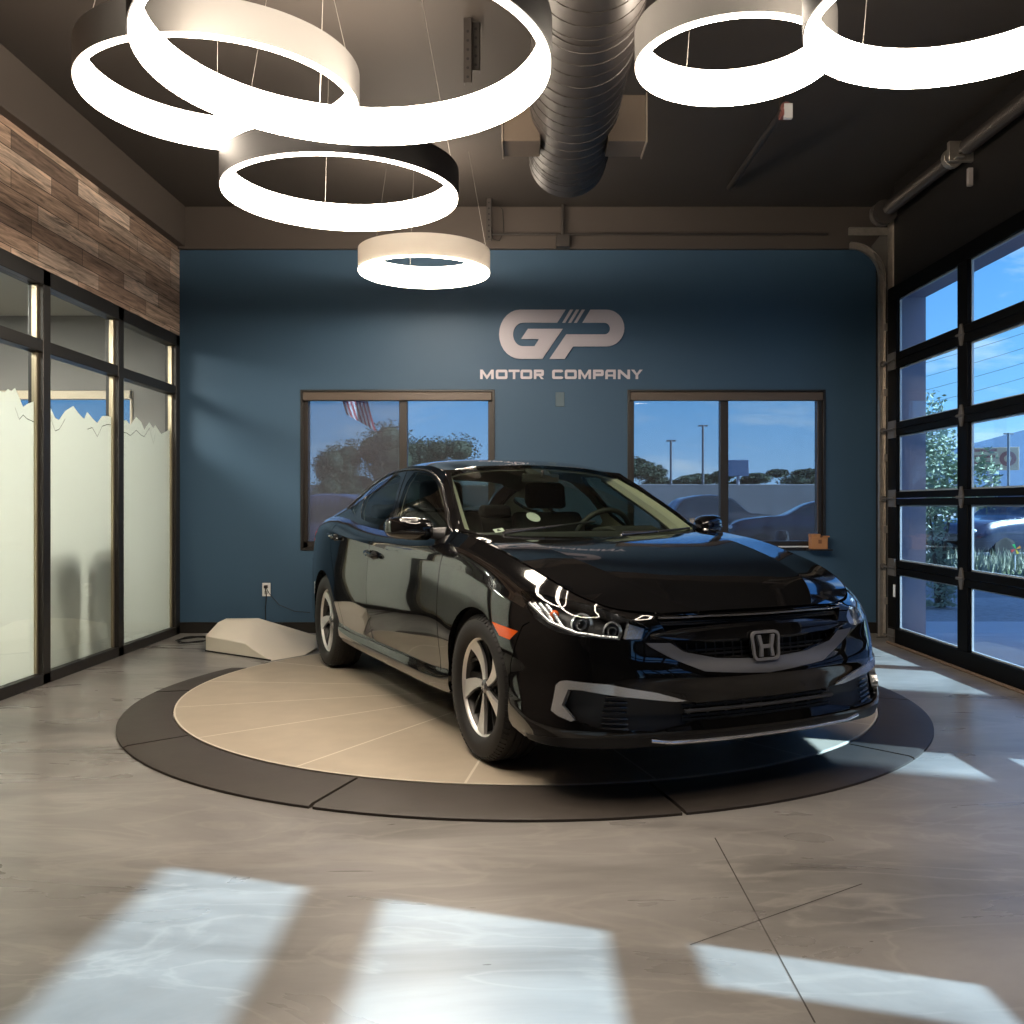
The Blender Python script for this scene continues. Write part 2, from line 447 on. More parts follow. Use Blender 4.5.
for i, (x, y, z) in enumerate(cols[1]):
    x0 = min(max(x, -3.0), .35); dx, dy = x-x0, y
    L = math.hypot(dx, dy); k = (L-.12)/L
    r0.append((x0+dx*k, dy*k, z-.008))
SK = Surf([r0]+[cols[k] for k in range(1, 10)], crow=(1, 3, 7), sym0=True, sym1=True)
FR = (0, SK.U[8])             # the u range of nose and front wing
V = SK.V
def sk(pts, rng=None): return uv_loop(SK, pts, rng)
def arch(cx, r, rng):
    """wheel opening as a loop down to the lower edge"""
    up = [('s', cx+r*math.cos(math.radians(a)), .325+r*math.sin(math.radians(a))) for a in range(-12, 193, 8)]
    L = sk(up, rng)
    return L+[(L[-1][0], 0.), (L[0][0], 0.)]
A_F = arch(0, .352, (SK.U[5], SK.U[9])); A_R = arch(-2.7, .350, (SK.U[12], SK.U[16]))
HL = round_loop(sk([(519.5,588.8),(552.5,596.5),(585.3,603.5),(604,609),(625,617),(649.7,627.4),(646,640.5),(625,640.6),(604,639.3),(582,636.5),(562,633.5),(545,626),(533,616.5),(524,601)], FR))
MK = sk([(492.5,621.8),(518,631.3),(509.7,639.6),(499.7,635.5)], FR)
FOGC = sk([(551.8,710.4),(556.6,685),(561,681),(567,680.3),(609,684.5),(656,692.5),(686.5,700.6),(676,701.6),(636.7,698),(582,690.3),(568.5,689.5),(562.5,705),(575,720),(571,721.5),(558,715.5)], FR)
FOGP = sk([(562.5,705),(568.5,689.5),(582,690.3),(636.7,698),(676,701.6),(686.5,700.6),(696,702.5),(697,712),(694,721),(676,726),(654,731.5),(617,730),(593,727),(575,720)], FR)
LG = sk([(697,702.5),(730,698.8),('c',765,695.5),('c',764,714.5),(730,717.5),(694,721)], FR)
UG = sk([('c',765,614),(700,614.5),(664,613),(655,618),(664,629),(672,640),(684,650),(717,656.3),('c',766,656)], FR)
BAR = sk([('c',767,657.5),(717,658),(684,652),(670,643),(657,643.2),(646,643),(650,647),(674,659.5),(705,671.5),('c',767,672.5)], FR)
seamA = sk([('s',-.500,.990),('s',-.478,.93),('s',-.462,.84),('s',-.459,.7),('s',-.459,.5),('s',-.462,.38),('s',-.466,.322)])
seamB = sk([('s',-1.60,.972),('s',-1.605,.85),('s',-1.61,.7),('s',-1.61,.5),('s',-1.60,.38),('s',-1.60,.322)])
seamC = sk([('s',-2.56,1.034),('s',-2.55,.95),('s',-2.50,.82),('s',-2.40,.70),('s',-2.335,.60),('s',-2.29,.50),('s',-2.26,.40),('s',-2.25,.322)])
sillL = sk([('s',-.34,.318),('s',-.8,.318),('s',-1.6,.318),('s',-2.3,.322),('s',-2.36,.324)])
seamF = sk([('s',.352,.36),('s',.36,.48),('s',.40,.58),('s',.425,.64),('s',.46,.66)], FR)
seamR = sk([('s',-3.03,.43),('s',-3.10,.60),('s',-3.2,.72),('s',-3.45,.74)])
polys = [('arch', A_F), ('arch', A_R), ('lamp', HL), ('marker', MK), ('fogc', FOGC), ('fogp', FOGP), ('lgrille', LG), ('ugrille', UG), ('bar', BAR)]
LIP = [(0., 0.), (SK.U[5]+.03, 0.), (SK.U[5]+.03, V[1]+(V[2]-V[1])*.3), (SK.U[4], V[1]+(V[2]-V[1])*.75), (SK.U[3], V[2]-.002), (0., V[2]-.002)]
polys.append(('lip', LIP))
for sm in (seamA, seamB, seamC, sillL, seamF, seamR): polys.append(('gap', strip(sm, .0055)))
TAIL = sk([('s',-3.28,.93),('s',-3.45,.955),('s',-3.62,.94),('s',-3.66,.86),('s',-3.5,.82),('s',-3.33,.86)], (SK.U[14], SK.U[18]))
polys.append(('tail', TAIL))
uv, F, T = panels(SK, polys, .024)
prio = ['arch', 'lip', 'gap', 'lamp', 'marker', 'fogc', 'fogp', 'lgrille', 'ugrille', 'bar', 'tail']
cls = []
for t in T:
    c = 'body'
    for p in prio:
        if p in t: c = p; break
    cls.append(c)
def pick(*names): return [f for f, c in zip(F, cls) if c in names]
comps = components(F, [c == 'body' for c in cls])
def seed(x, z):
    q = np.array(SK.find(side, (x, z), None)); return q
seeds = {'front_fender': (-.15, .80), 'front_door': (-1.0, .6), 'rear_door': (-1.95, .65), 'rear_quarter_panel': (-2.9, .85), 'side_sill': (-1.3, .27), 'front_bumper': (.60, .50), 'rear_bumper': (-3.55, .5)}
cent = np.array([uv[list(f)].mean(0) for f in F])
bodyparts = {}
for nm, (x, z) in seeds.items():
    q = seed(x, z); best = None
    for c in comps:
        d = np.linalg.norm(cent[c]-q, axis=1).min()
        if best is None or d < best[0]: best = (d, c)
    bodyparts.setdefault(id(best[1]), (best[1], []))[1].append(nm)
used = set()
for c, nms in bodyparts.values():
    nm = nms[-1]; fs = [F[i] for i in c]; used.add(id(c))
    if nm in ('front_bumper', 'rear_bumper'): part_mesh(SK, uv, fs, nm, PAINT, car, (1, -1), rim=.03)
    else:
        for sd in (1, -1): part_mesh(SK, uv, fs, nm, PAINT, car, (sd,), rim=.03)
rest = [F[i] for c in comps if id(c) not in used for i in c]
if rest: part_mesh(SK, uv, rest, 'body_filler', PAINT, car, (1, -1), rim=.02)
print('skirt parts', [n for _, n in bodyparts.values()], len(rest))
# dark shell close behind all the gaps and openings (not behind lamps)
part_mesh(SK, uv, pick('body', 'gap', 'bar', 'marker', 'fogc', 'tail'), 'inner_structure', VOID, car, (1, -1), off=-.022, rim=0)
for sd in (1, -1):
    part_mesh(SK, uv, pick('marker'), 'side_marker', AMBER, car, (sd,), off=.002, rim=.02)['label'] = 'orange side marker lamp'
    part_mesh(SK, uv, pick('tail'), 'tail_light', REDL, car, (sd,), off=.003, rim=.02)['label'] = 'red tail light'
    fp = part_mesh(SK, uv, pick('fogp'), 'bumper_side_intake', BLKPL, car, (sd,), off=-.035, rim=0)
    part_mesh(SK, uv, pick('fogc'), 'intake_chrome_trim', CHROME, car, (sd,), off=.006, rim=.03)['label'] = 'bright chrome hook-shaped trim'
    # ribs in the outer end of the intake
    rb = MB()
    for k in range(7):
        z = .285+.019*k
        u0, v0 = SK.find(front, (.70-.012*k*.3, z), None, FR); u1, v1 = SK.find(front, (.60, z-.004), None, FR)
        pts = [SK.ev([u0+(u1-u0)*t], [v0+(v1-v0)*t])[0]-SK.normal([u0+(u1-u0)*t], [v0+(v1-v0)*t])[0]*.028 for t in np.linspace(0, 1, 6)]
        rb.tube([(p[0], p[1]*sd, p[2]) for p in pts], .0045, 6)
    rb.build('intake_ribs', DCHROME, fp, smooth=True)
part_mesh(SK, uv, pick('lip'), 'front_lip', BLKLIP, car, (1, -1), off=.001, rim=.03)['label'] = 'matt black lower bumper lip'
# ---- lower grille
lg = part_mesh(SK, uv, pick('lgrille'), 'lower_grille', VOID, car, (1, -1), off=-.06, rim=0)
bb = MB()
def surf_line(fr_pts, off, n=24):
    """polyline on the nose through (y, z) points"""
    q = [SK.find(front, p, None, FR) for p in fr_pts]; out = []
    for i in range(len(q)-1):
        for t in np.linspace(0, 1, n, endpoint=(i == len(q)-2)):
            u = q[i][0]+(q[i+1][0]-q[i][0])*t; v = q[i][1]+(q[i+1][1]-q[i][1])*t
            out.append(SK.ev([u], [v])[0]+SK.normal([u], [v])[0]*off)
    return out
def both(pts): return [(p[0], -p[1], p[2]) for p in pts[::-1]]+[tuple(p) for p in pts[1:]]
zT = SK.ev([0], [uv_loop(SK, [('c', 765, 695.5)], FR)[0][1]])[0][2]; zB = SK.ev([0], [uv_loop(SK, [('c', 764, 714.5)], FR)[0][1]])[0][2]
ctr = [0.0]
for k, h in enumerate((.12, .3, .5, .72, .9)):
    z = zT+(zB-zT)*h
    bb.tube(both(surf_line([(0.0005, z), (.2, z+.001), (.375, z+.003)], -.03 if k != 2 else -.012)), .0055 if k != 2 else .008, 8)
for k in range(-4, 5):
    y = k*.085
    p = SK.find(front, (abs(y)+1e-4, zT), None, FR); q = SK.find(front, (abs(y)+1e-4, zB), None, FR)
    a = SK.ev([p[0]], [p[1]])[0]; b = SK.ev([q[0]], [q[1]])[0]
    sg = 1 if y >= 0 else -1
    bb.tube([(a[0]-.035, a[1]*sg, a[2]), (b[0]-.035, b[1]*sg, b[2])], .005, 6)
bb.build('grille_slats', SLAT, lg, smooth=True)
# ---- upper grille: recessed mesh, gloss wing, bumper shelf with its reflection coloured in, emblem
ug = part_mesh(SK, uv, pick('ugrille'), 'upper_grille', VOID, car, (1, -1), off=-.05, rim=0)
part_mesh(SK, uv, pick('bar'), 'bumper_shelf_reflection', REFL_GREY, car, (1, -1), off=.002, rim=.03)['label'] = 'black bumper shelf under the grille, its reflection coloured grey'  # black bumper shelf; its sky and floor reflection is painted in as grey
zu = [SK.ev([0], [uv_loop(SK, [('c', 765, y)], FR)[0][1]])[0][2] for y in (614, 621, 639, 656)]
w = MB(); nose = []
WY = [.0005, .12, .24, .36, .44, .50]
def wing_row(frac, off):
    r = []
    for y in WY:
        top = zu[1]; bot = zu[2]
        z = top+(bot-top)*frac; z = z+(.622+.012*(1-2*frac)*.0-z)*(y/.50)**3*.75
        p = SK.find(front, (y, z), None, FR)
        r.append(SK.ev([p[0]], [p[1]])[0]+SK.normal([p[0]], [p[1]])[0]*off)
    return both(r)
rows = [wing_row(f, o) for f, o in ((0, -.03), (0, -.004), (.15, .004), (.5, .0), (.85, .004), (1, -.004), (1, -.03))]
n = len(rows[0]); o = 0
for r_ in rows: w.v += [Vector(p) for p in r_]
for i in range(len(rows)-1):
    for k in range(n-1): w.f.append((i*n+k, i*n+k+1, (i+1)*n+k+1, (i+1)*n+k))
w.build('grille_wing', GLOSSBLK, ug, smooth=True)
sl = MB()
for z, e in ((zu[0]-.010, .46), (zu[0]-.021, .47), (zu[3]+.010, .40), (zu[3]+.024, .43), (zu[3]+.038, .45)):
    sl.tube(both(surf_line([(.0005, z), (e*.5, z+.001), (e, z+.006)], -.028)), .0042, 6)
for k in range(-9, 10):
    y = k*.042; p = SK.find(front, (abs(y)+1e-4, zu[3]+.004), None, FR); q = SK.find(front, (abs(y)+1e-4, zu[2]-.002), None, FR)
    a = SK.ev([p[0]], [p[1]])[0]; b = SK.ev([q[0]], [q[1]])[0]; sg = 1 if y >= 0 else -1
    sl.tube([(a[0]-.03, a[1]*sg, a[2]), (b[0]-.03, b[1]*sg, b[2])], .003, 6)
sl.build('grille_mesh', BLKPL, ug, smooth=True)
edge = MB(); edge.tube(both(surf_line([(.0005, zu[0]+.004), (.25, zu[0]+.006), (.46, zu[0]+.004)], .004)), .0035, 8)
edge.build('hood_edge_trim', DCHROME, ug, smooth=True)
eb = MB()
pc = SK.find(front, (.001, (zu[2]+zu[3])/2+.012), None, FR); ec = SK.ev([0], [pc[1]])[0]; ez = ec[2]; ex = ec[0]+.012
def emb(p, t): return (ex+t-.12*(p[1]), p[0], ez+p[1])
def rrect(w, h, r, taper=0, n=6):
    o = []
    for cx, cy, a0 in ((w-r, h-r, 0), (-w+r, h-r, 90), (-w+r, -h+r, 180), (w-r, -h+r, 270)):
        for k in range(n+1):
            a = math.radians(a0+90*k/n); y = cy+r*math.sin(a); o.append(((cx+r*math.cos(a))*(1+taper*y/h), y))
    return o
eb.prism(rrect(.066, .056, .022, .06), -.008, .002, emb)
embl = eb.build('front_emblem', GLOSSBLK, car)
er = MB(); O = rrect(.068, .058, .024, .06); I = rrect(.058, .048, .016, .06)
for i in range(len(O)):
    j = (i+1) % len(O); q = [O[i], O[j], I[j], I[i]]
    er.add([emb(p, t) for t in (0, .010) for p in q], [(0,1,2,3), (4,5,6,7), (0,1,5,4), (2,3,7,6)])
er.build('emblem_ring', EMB, embl, smooth=True)['label'] = 'dark chrome rounded square ring'
eh = MB()
for s_ in (1, -1):
    eh.prism([(s_*.044, .042), (s_*.026, .042), (s_*.017, -.005), (s_*.021, -.042), (s_*.036, -.042), (s_*.031, -.005)], .002, .012, emb)
eh.prism([(-.019, .004), (.019, .004), (.018, -.010), (-.018, -.010)], .002, .010, emb)
eh.build('emblem_letter', EMB, embl)['label'] = 'dark chrome letter H'
# ---- chin trim
ct = MB()
for z, a, b, m_, r_ in ((.222, 0, .50, CHROME, .007),):
    ct.tube(both(surf_line([(.0005, .221), (.25, .222), (.44, .226), (.52, .238)], .003)), r_, 8)
ct.build('chin_trim', CHROME, car, smooth=True)
# ---- head lamps
for sd in (1, -1):
    ho = part_mesh(SK, uv, pick('lamp'), 'headlight', LENS, car, (sd,), off=.001, rim=0)
    part_mesh(SK, uv, pick('lamp'), 'lamp_housing', BLKPL, ho, (sd,), off=-.075, rim=0)
    # housing side wall along the outline
    wl = MB(); L = densify(HL, .012); a = np.array(L); P0 = SK.ev(a[:, 0], a[:, 1]); N0 = SK.normal(a[:, 0], a[:, 1])
    for i in range(len(L)):
        j = (i+1) % len(L)
        q = [P0[i]-N0[i]*.003, P0[j]-N0[j]*.003, P0[j]-N0[j]*.08, P0[i]-N0[i]*.08]
        wl.add([(p[0], p[1]*sd, p[2]) for p in q], [(0, 1, 2, 3)])
    wl.build('lamp_surround', DCHROME, ho, smooth=True)
    rf = MB(); lens_ = MB(); dr = MB(); am = MB()
    def lamp_at(px, py, dep):
        u_, v_ = SK.find(cam_px, (px, py), cam_view, FR); p = SK.ev([u_], [v_])[0]; n_ = SK.normal([u_], [v_])[0]
        q = p-n_*dep; return Vector((q[0], q[1]*sd, q[2]))
    fw = Vector((1, .12*sd, 0)).normalized()
    for (px, py, r_) in ((578, 620, .036), (612, 629, .031)):
        c0 = lamp_at(px, py, .05)
        M = Matrix.Translation(c0) @ fw.to_track_quat('Z', 'Y').to_matrix().to_4x4()
        rf.lathe([(r_*1.25, .012), (r_*1.3, 0), (r_*1.05, -.004), (r_*.9, -.02), (r_*.4, -.04), (0, -.042)], 24, M)
        rf.lathe([(r_*.55, -.02), (r_*.62, .0), (r_*.5, .004), (r_*.45, -.02)], 20, M)
        lens_ = MB(); lens_.lathe([(0, .012), (r_*.3, .010), (r_*.5, .001)], 20, M); lens_.build('projector_lens', LENS, ho, smooth=True)
    rf.build('reflector', CHROME, ho, smooth=True)
    for k, (a_, b_) in enumerate((((530, 600), (540, 617)), ((536, 600), (549, 622)), ((543, 601), (559, 627)))):
        dr.tube([lamp_at(*a_, .03), lamp_at((a_[0]+b_[0])/2+2, (a_[1]+b_[1])/2, .022), lamp_at(*b_, .03)], .008, 8)
    dr.tube([lamp_at(528, 602, .012), lamp_at(548, 622, .012), lamp_at(575, 633.0, .012), lamp_at(602, 637, .012), lamp_at(618, 638, .012)], .008, 8)
    dr.build('light_guide', CHROME, ho, smooth=True)
    am.ball(lamp_at(550, 611, .035), .019); am.build('turn_signal_bulb', AMBER, ho, smooth=True)
    ib = MB(); q = [lamp_at(*p, .02) for p in ((630, 622), (646, 628), (643, 638.5), (627, 638.5))]
    q2 = [p+Vector((-.02, 0, 0)) for p in q]
    ib.add(q+q2, [(0,1,2,3), (4,5,6,7), (0,1,5,4), (1,2,6,5), (2,3,7,6), (3,0,4,7)]); ib.build('inner_reflector', CHROME, ho)
# ------------------------------------------------------------------ hood
hood = [
 [(.836,0,.712),(.834,.10,.7122),(.830,.20,.712),(.824,.285,.711),(.81,.36,.709),(.795,.435,.708)],
 [(.75,0,.752),(.748,.12,.752),(.744,.25,.751),(.738,.36,.747),(.73,.47,.733),(.718,.578,.722)],
 [(.60,0,.806),(.60,.15,.806),(.60,.30,.805),(.60,.44,.802),(.605,.57,.779),(.605,.678,.763)],
 [(.40,0,.860),(.40,.16,.860),(.40,.33,.860),(.40,.49,.858),(.40,.62,.843),(.40,.735,.834)],
 [(.15,0,.910),(.15,.17,.910),(.15,.36,.911),(.15,.53,.912),(.15,.65,.903),(.15,.752,.896)],
 [(-.10,0,.948),(-.10,.18,.948),(-.10,.38,.949),(-.10,.555,.953),(-.10,.665,.949),(-.10,.757,.945)],
 [(-.26,0,.966),(-.27,.18,.967),(-.31,.38,.970),(-.37,.57,.977),(-.42,.67,.981),(-.46,.749,.986)],
]
HD = Surf(hood, ccol=(3,), sym0=True)
HD.center = (-.3, 0, .2)
huv, hF, hT = panels(HD, [], .03)
part_mesh(HD, huv, hF, 'hood', PAINT, car, (1, -1), off=.002, rim=.03)
part_mesh(HD, huv, hF, 'hood_liner', VOID, car, (1, -1), off=-.03, rim=0)
# ------------------------------------------------------------------ windscreen, roof, rear window, boot
top = [  # lateral: centre .. rail
 [(-.33,0,.955),(-.355,.25,.957),(-.41,.48,.966),(-.48,.63,.978),(-.555,.722,.995)],
 [(-.58,0,1.095),(-.60,.24,1.093),(-.635,.45,1.085),(-.68,.60,1.075),(-.72,.685,1.095)],
 [(-.88,0,1.240),(-.89,.22,1.236),(-.91,.41,1.223),(-.935,.55,1.203),(-.945,.628,1.215)],
 [(-1.20,0,1.366),(-1.20,.2,1.362),(-1.20,.38,1.350),(-1.19,.50,1.332),(-1.16,.578,1.325)],
 [(-1.42,0,1.405),(-1.42,.2,1.402),(-1.42,.38,1.391),(-1.42,.50,1.376),(-1.42,.57,1.358)],
 [(-1.75,0,1.415),(-1.75,.2,1.412),(-1.75,.38,1.402),(-1.75,.50,1.387),(-1.75,.568,1.366)],
 [(-2.15,0,1.392),(-2.15,.2,1.389),(-2.15,.38,1.379),(-2.15,.50,1.362),(-2.15,.57,1.338)],
 [(-2.55,0,1.330),(-2.55,.2,1.327),(-2.55,.38,1.315),(-2.55,.50,1.296),(-2.55,.58,1.262)],
 [(-2.92,0,1.215),(-2.92,.2,1.212),(-2.92,.38,1.200),(-2.92,.51,1.180),(-2.92,.61,1.148)],
 [(-3.25,0,1.085),(-3.245,.22,1.083),(-3.23,.41,1.075),(-3.22,.56,1.060),(-3.22,.69,1.034)],
 [(-3.45,0,1.062),(-3.44,.23,1.060),(-3.43,.43,1.052),(-3.42,.58,1.035),(-3.42,.69,1.006)],
 [(-3.70,0,1.048),(-3.68,.24,1.045),(-3.64,.44,1.035),(-3.58,.58,1.02),(-3.54,.645,1.003)],
]
TP = Surf(top, crow=(3, 9), ccol=(), sym0=True); TP.center = (-1.8, 0, .6)
tv = TP.V; U1 = TP.U[-1]; uL = TP.U[3]
def tl(pts): return [(a, b) for a, b in pts]
WS = tl([(0, tv[0]+.012), (uL*.6, tv[0]+.012), (U1*.90, tv[0]+.014), (U1*.972, tv[0]+.04), (U1*.968, tv[1]), (U1*.965, tv[2]), (U1*.93, tv[3]-.055), (U1*.8, tv[3]-.022), (uL*.6, tv[3]-.014), (0, tv[3]-.010)])
RW = tl([(0, tv[7]-.03), (uL*.8, tv[7]), (uL*.92, tv[7]+.05), (uL*.98, tv[8]+.1), (uL*.95, tv[9]-.06), (uL*.7, tv[9]-.03), (0, tv[9]-.02)])
DK = strip([(0, tv[9]-.004), (U1, tv[9]-.004)], .006)
tuv, tF, tT = panels(TP, [('ws', WS), ('rw', RW), ('gap', DK)], .03)
tc = ['gap' if 'gap' in t else 'ws' if 'ws' in t else 'rw' if 'rw' in t else 'body' for t in tT]
deck = [f for f, c in zip(tF, tc) if c == 'body' and tuv[list(f)].mean(0)[1] > tv[9]-.004]
roof = [f for f, c in zip(tF, tc) if c == 'body' and tuv[list(f)].mean(0)[1] <= tv[9]-.004 and tuv[list(f)].mean(0)[1] > tv[0]+.011]
cowl = [f for f, c in zip(tF, tc) if c == 'body' and tuv[list(f)].mean(0)[1] <= tv[0]+.011]
part_mesh(TP, tuv, roof, 'roof', PAINT, car, (1, -1), rim=.02)
if cowl: part_mesh(TP, tuv, cowl, 'cowl_panel', BLKPL, car, (1, -1), rim=.01)
part_mesh(TP, tuv, deck, 'boot_lid', PAINT, car, (1, -1), rim=.02)
ws = part_mesh(TP, tuv, [f for f, c in zip(tF, tc) if c == 'ws'], 'windscreen', WGLASS, car, (1, -1), off=.001, rim=0)
part_mesh(TP, tuv, [f for f, c in zip(tF, tc) if c == 'rw'], 'rear_window', SGLASS, car, (1, -1), off=.001, rim=0)
part_mesh(TP, tuv, [f for f in roof if tv[3]-.06 < tuv[list(f)].mean(0)[1] < tv[7]+.05], 'headliner', TRIMB, car, (1, -1), off=-.03, rim=0)
part_mesh(TP, tuv, deck, 'boot_liner', VOID, car, (1, -1), off=-.025, rim=0)
# ------------------------------------------------------------------ side glasshouse
def rail(x):      # the top surface's outer edge at car x
    vv = np.linspace(0, tv[-1], 600); E = TP.ev(np.full(600, U1), vv); k = np.abs(E[:, 0]-x).argmin(); return E[k]
def belt(x):
    uu = np.linspace(SK.U[7], SK.U[17], 800); E = SK.ev(uu, np.full(800, V[-1])); k = np.abs(E[:, 0]-x).argmin(); return E[k]
kx = [(-.535,-.56),(-.66,-.70),(-.80,-.85),(-1.0,-1.08),(-1.25,-1.30),(-1.55,-1.55),(-1.85,-1.85),(-2.15,-2.15),(-2.45,-2.47),(-2.75,-2.80),(-3.0,-3.05),(-3.22,-3.21)]
rowsC = [[], [], []]
for xb, xt in kx:
    b = belt(xb); t = rail(xt); m_ = (b+t)/2+np.array([0, .085, .0])*min(1, (t[2]-b[2])/.36)*.28
    rowsC[0].append(b); rowsC[1].append(m_); rowsC[2].append(t)
GH = Surf(rowsC); GH.center = (-1.8, 0, .9)
def gh(pts): return uv_loop(GH, pts)
G1 = round_loop(gh([(411.5,472),(424,472.5),(433,477.5),(439.5,489),(444.5,507),(448.5,528),(440,531.5),(418,530.5),(395,527)]), 1)
G2 = round_loop(gh([(368.8,491),(386.5,479),(402.5,473.5),(395,500),(386.3,526.5),(372,523.5),(358.8,517.5)]), 1)
G3 = round_loop(gh([(350.0,508),(358,499),(366,492),(355.8,516),(352,513)]), 1)
sB = strip(gh([(406.8,471),(398,498),(389.5,527)]), .007)
DLO = gh([(347.5,508.7),(357,497),(368,488.3),(386.5,476),(408.8,469.6),(424,469.9),(436,475.8),(443.5,490),(449,513),(452,531.5),(440,534),(418,532.5),(393,529.5),(371.5,526.5),(356.8,520),(350,513.5)])
guv, gF, gT = panels(GH, [('g1', G1), ('g2', G2), ('g3', G3), ('gap', sB), ('dlo', DLO)], .022)
gc = []
for t in gT:
    gc.append('g1' if 'g1' in t else 'g2' if 'g2' in t else 'g3' if 'g3' in t else 'gap' if 'gap' in t else 'dlo' if 'dlo' in t else 'body')
def gp(c): return [f for f, k in zip(gF, gc) if k == c]
for sd in (1, -1):
    part_mesh(GH, guv, gp('body'), 'pillar_frame', PAINT, car, (sd,), rim=.02)
    part_mesh(GH, guv, gp('dlo'), 'window_surround', GLOSSBLK, car, (sd,), off=-.002, rim=.02)
    part_mesh(GH, guv, gp('g1'), 'front_side_window', SGLASS, car, (sd,), off=-.004, rim=0)
    part_mesh(GH, guv, gp('g2'), 'rear_side_window', SGLASS, car, (sd,), off=-.004, rim=0)
    part_mesh(GH, guv, gp('g3'), 'quarter_window', SGLASS, car, (sd,), off=-.004, rim=0)
    part_mesh(GH, guv, gp('body')+gp('dlo')+gp('gap'), 'inner_pillar_trim', TRIMB, car, (sd,), off=-.028, rim=0)
    ch = MB(); dl = DLO[:10]; a = np.array(densify(dl, .03, False)); P0 = GH.ev(a[:, 0], a[:, 1])+GH.normal(a[:, 0], a[:, 1])*.004
    ch.tube([(p[0], p[1]*sd, p[2]) for p in P0], .0045, 6); ch.build('window_moulding', DCHROME, car, smooth=True)
# ------------------------------------------------------------------ door handles, mirrors
for sd in (1, -1):
    for x, z in ((-1.50, .838), (-2.40, .915)):
        u_, v_ = SK.find(side, (x, z)); p = SK.ev([u_], [v_])[0]; n_ = SK.normal([u_], [v_])[0]
        hb = MB(); pts = []
        for t in np.linspace(-1, 1, 9): pts.append((p[0]+t*.105, sd*(p[1]+n_[1]*(.008+.03*(1-t*t)**.5)), p[2]+n_[2]*.02+.012*-t))
        hb.tube(pts, [.010]+[.014]*7+[.010], 8); h_ = hb.build('door_handle', PAINT, car, smooth=True)
        cp = MB(); cp.ball((p[0]+.0, sd*(p[1]+.001), p[2]-.006), (.055, .008, .026)); cp.build('handle_recess', VOID, h_, smooth=True)
    mp = [(-.72, .79, .985), (-.70, .84, 1.0)]
    m_ = MB()
    def mprof(y, cx, cz, lx, hz):
        o = []
        for k in range(16):
            a = 2*PI*k/16; c_, s_ = math.cos(a), math.sin(a)
            o.append((cx+lx*(abs(c_)**.7)*(1 if c_ > 0 else -1), y*sd, cz+hz*(abs(s_)**.75)*(1 if s_ > 0 else -1)))
        return o
    secs = [mprof(.835, -.70, 1.000, .045, .040), mprof(.86, -.705, 1.003, .075, .056), mprof(.92, -.725, 1.007, .090, .060), mprof(.985, -.755, 1.012, .088, .056), mprof(1.025, -.785, 1.014, .066, .046), mprof(1.04, -.80, 1.014, .03, .024)]
    o0 = len(m_.v)
    for s_ in secs: m_.v += [Vector(p) for p in s_]
    for i in range(len(secs)-1):
        for k in range(16): m_.f.append((i*16+k, i*16+(k+1) % 16, (i+1)*16+(k+1) % 16, (i+1)*16+k))
    m_.f.append(tuple(range(16))); m_.f.append(tuple(range((len(secs)-1)*16, len(secs)*16)))
    mir = m_.build('side_mirror', PAINT, car, smooth=True)
    st = MB(); st.tube([(-.66, .765*sd, .975), (-.69, .82*sd, .982), (-.71, .88*sd, .985)], [.040, .030, .026], 10); st.build('mirror_arm', BLKPL, mir, smooth=True)
    gl = MB(); gl.prism([(.87, .962), (.99, .968), (1.01, 1.005), (.985, 1.052), (.875, 1.048)], -.842, -.836, lambda p, t: (t-.03*(p[0]-.9), p[0]*sd, p[1])); gl.build('mirror_glass', CHROME, mir)
    sp = MB(); sp.tube([(-.63, .88*sd, .995), (-.64, .93*sd, .997), (-.672, .985*sd, 1.0)], .005, 6); sp.build('mirror_signal', LENS, mir, smooth=True)
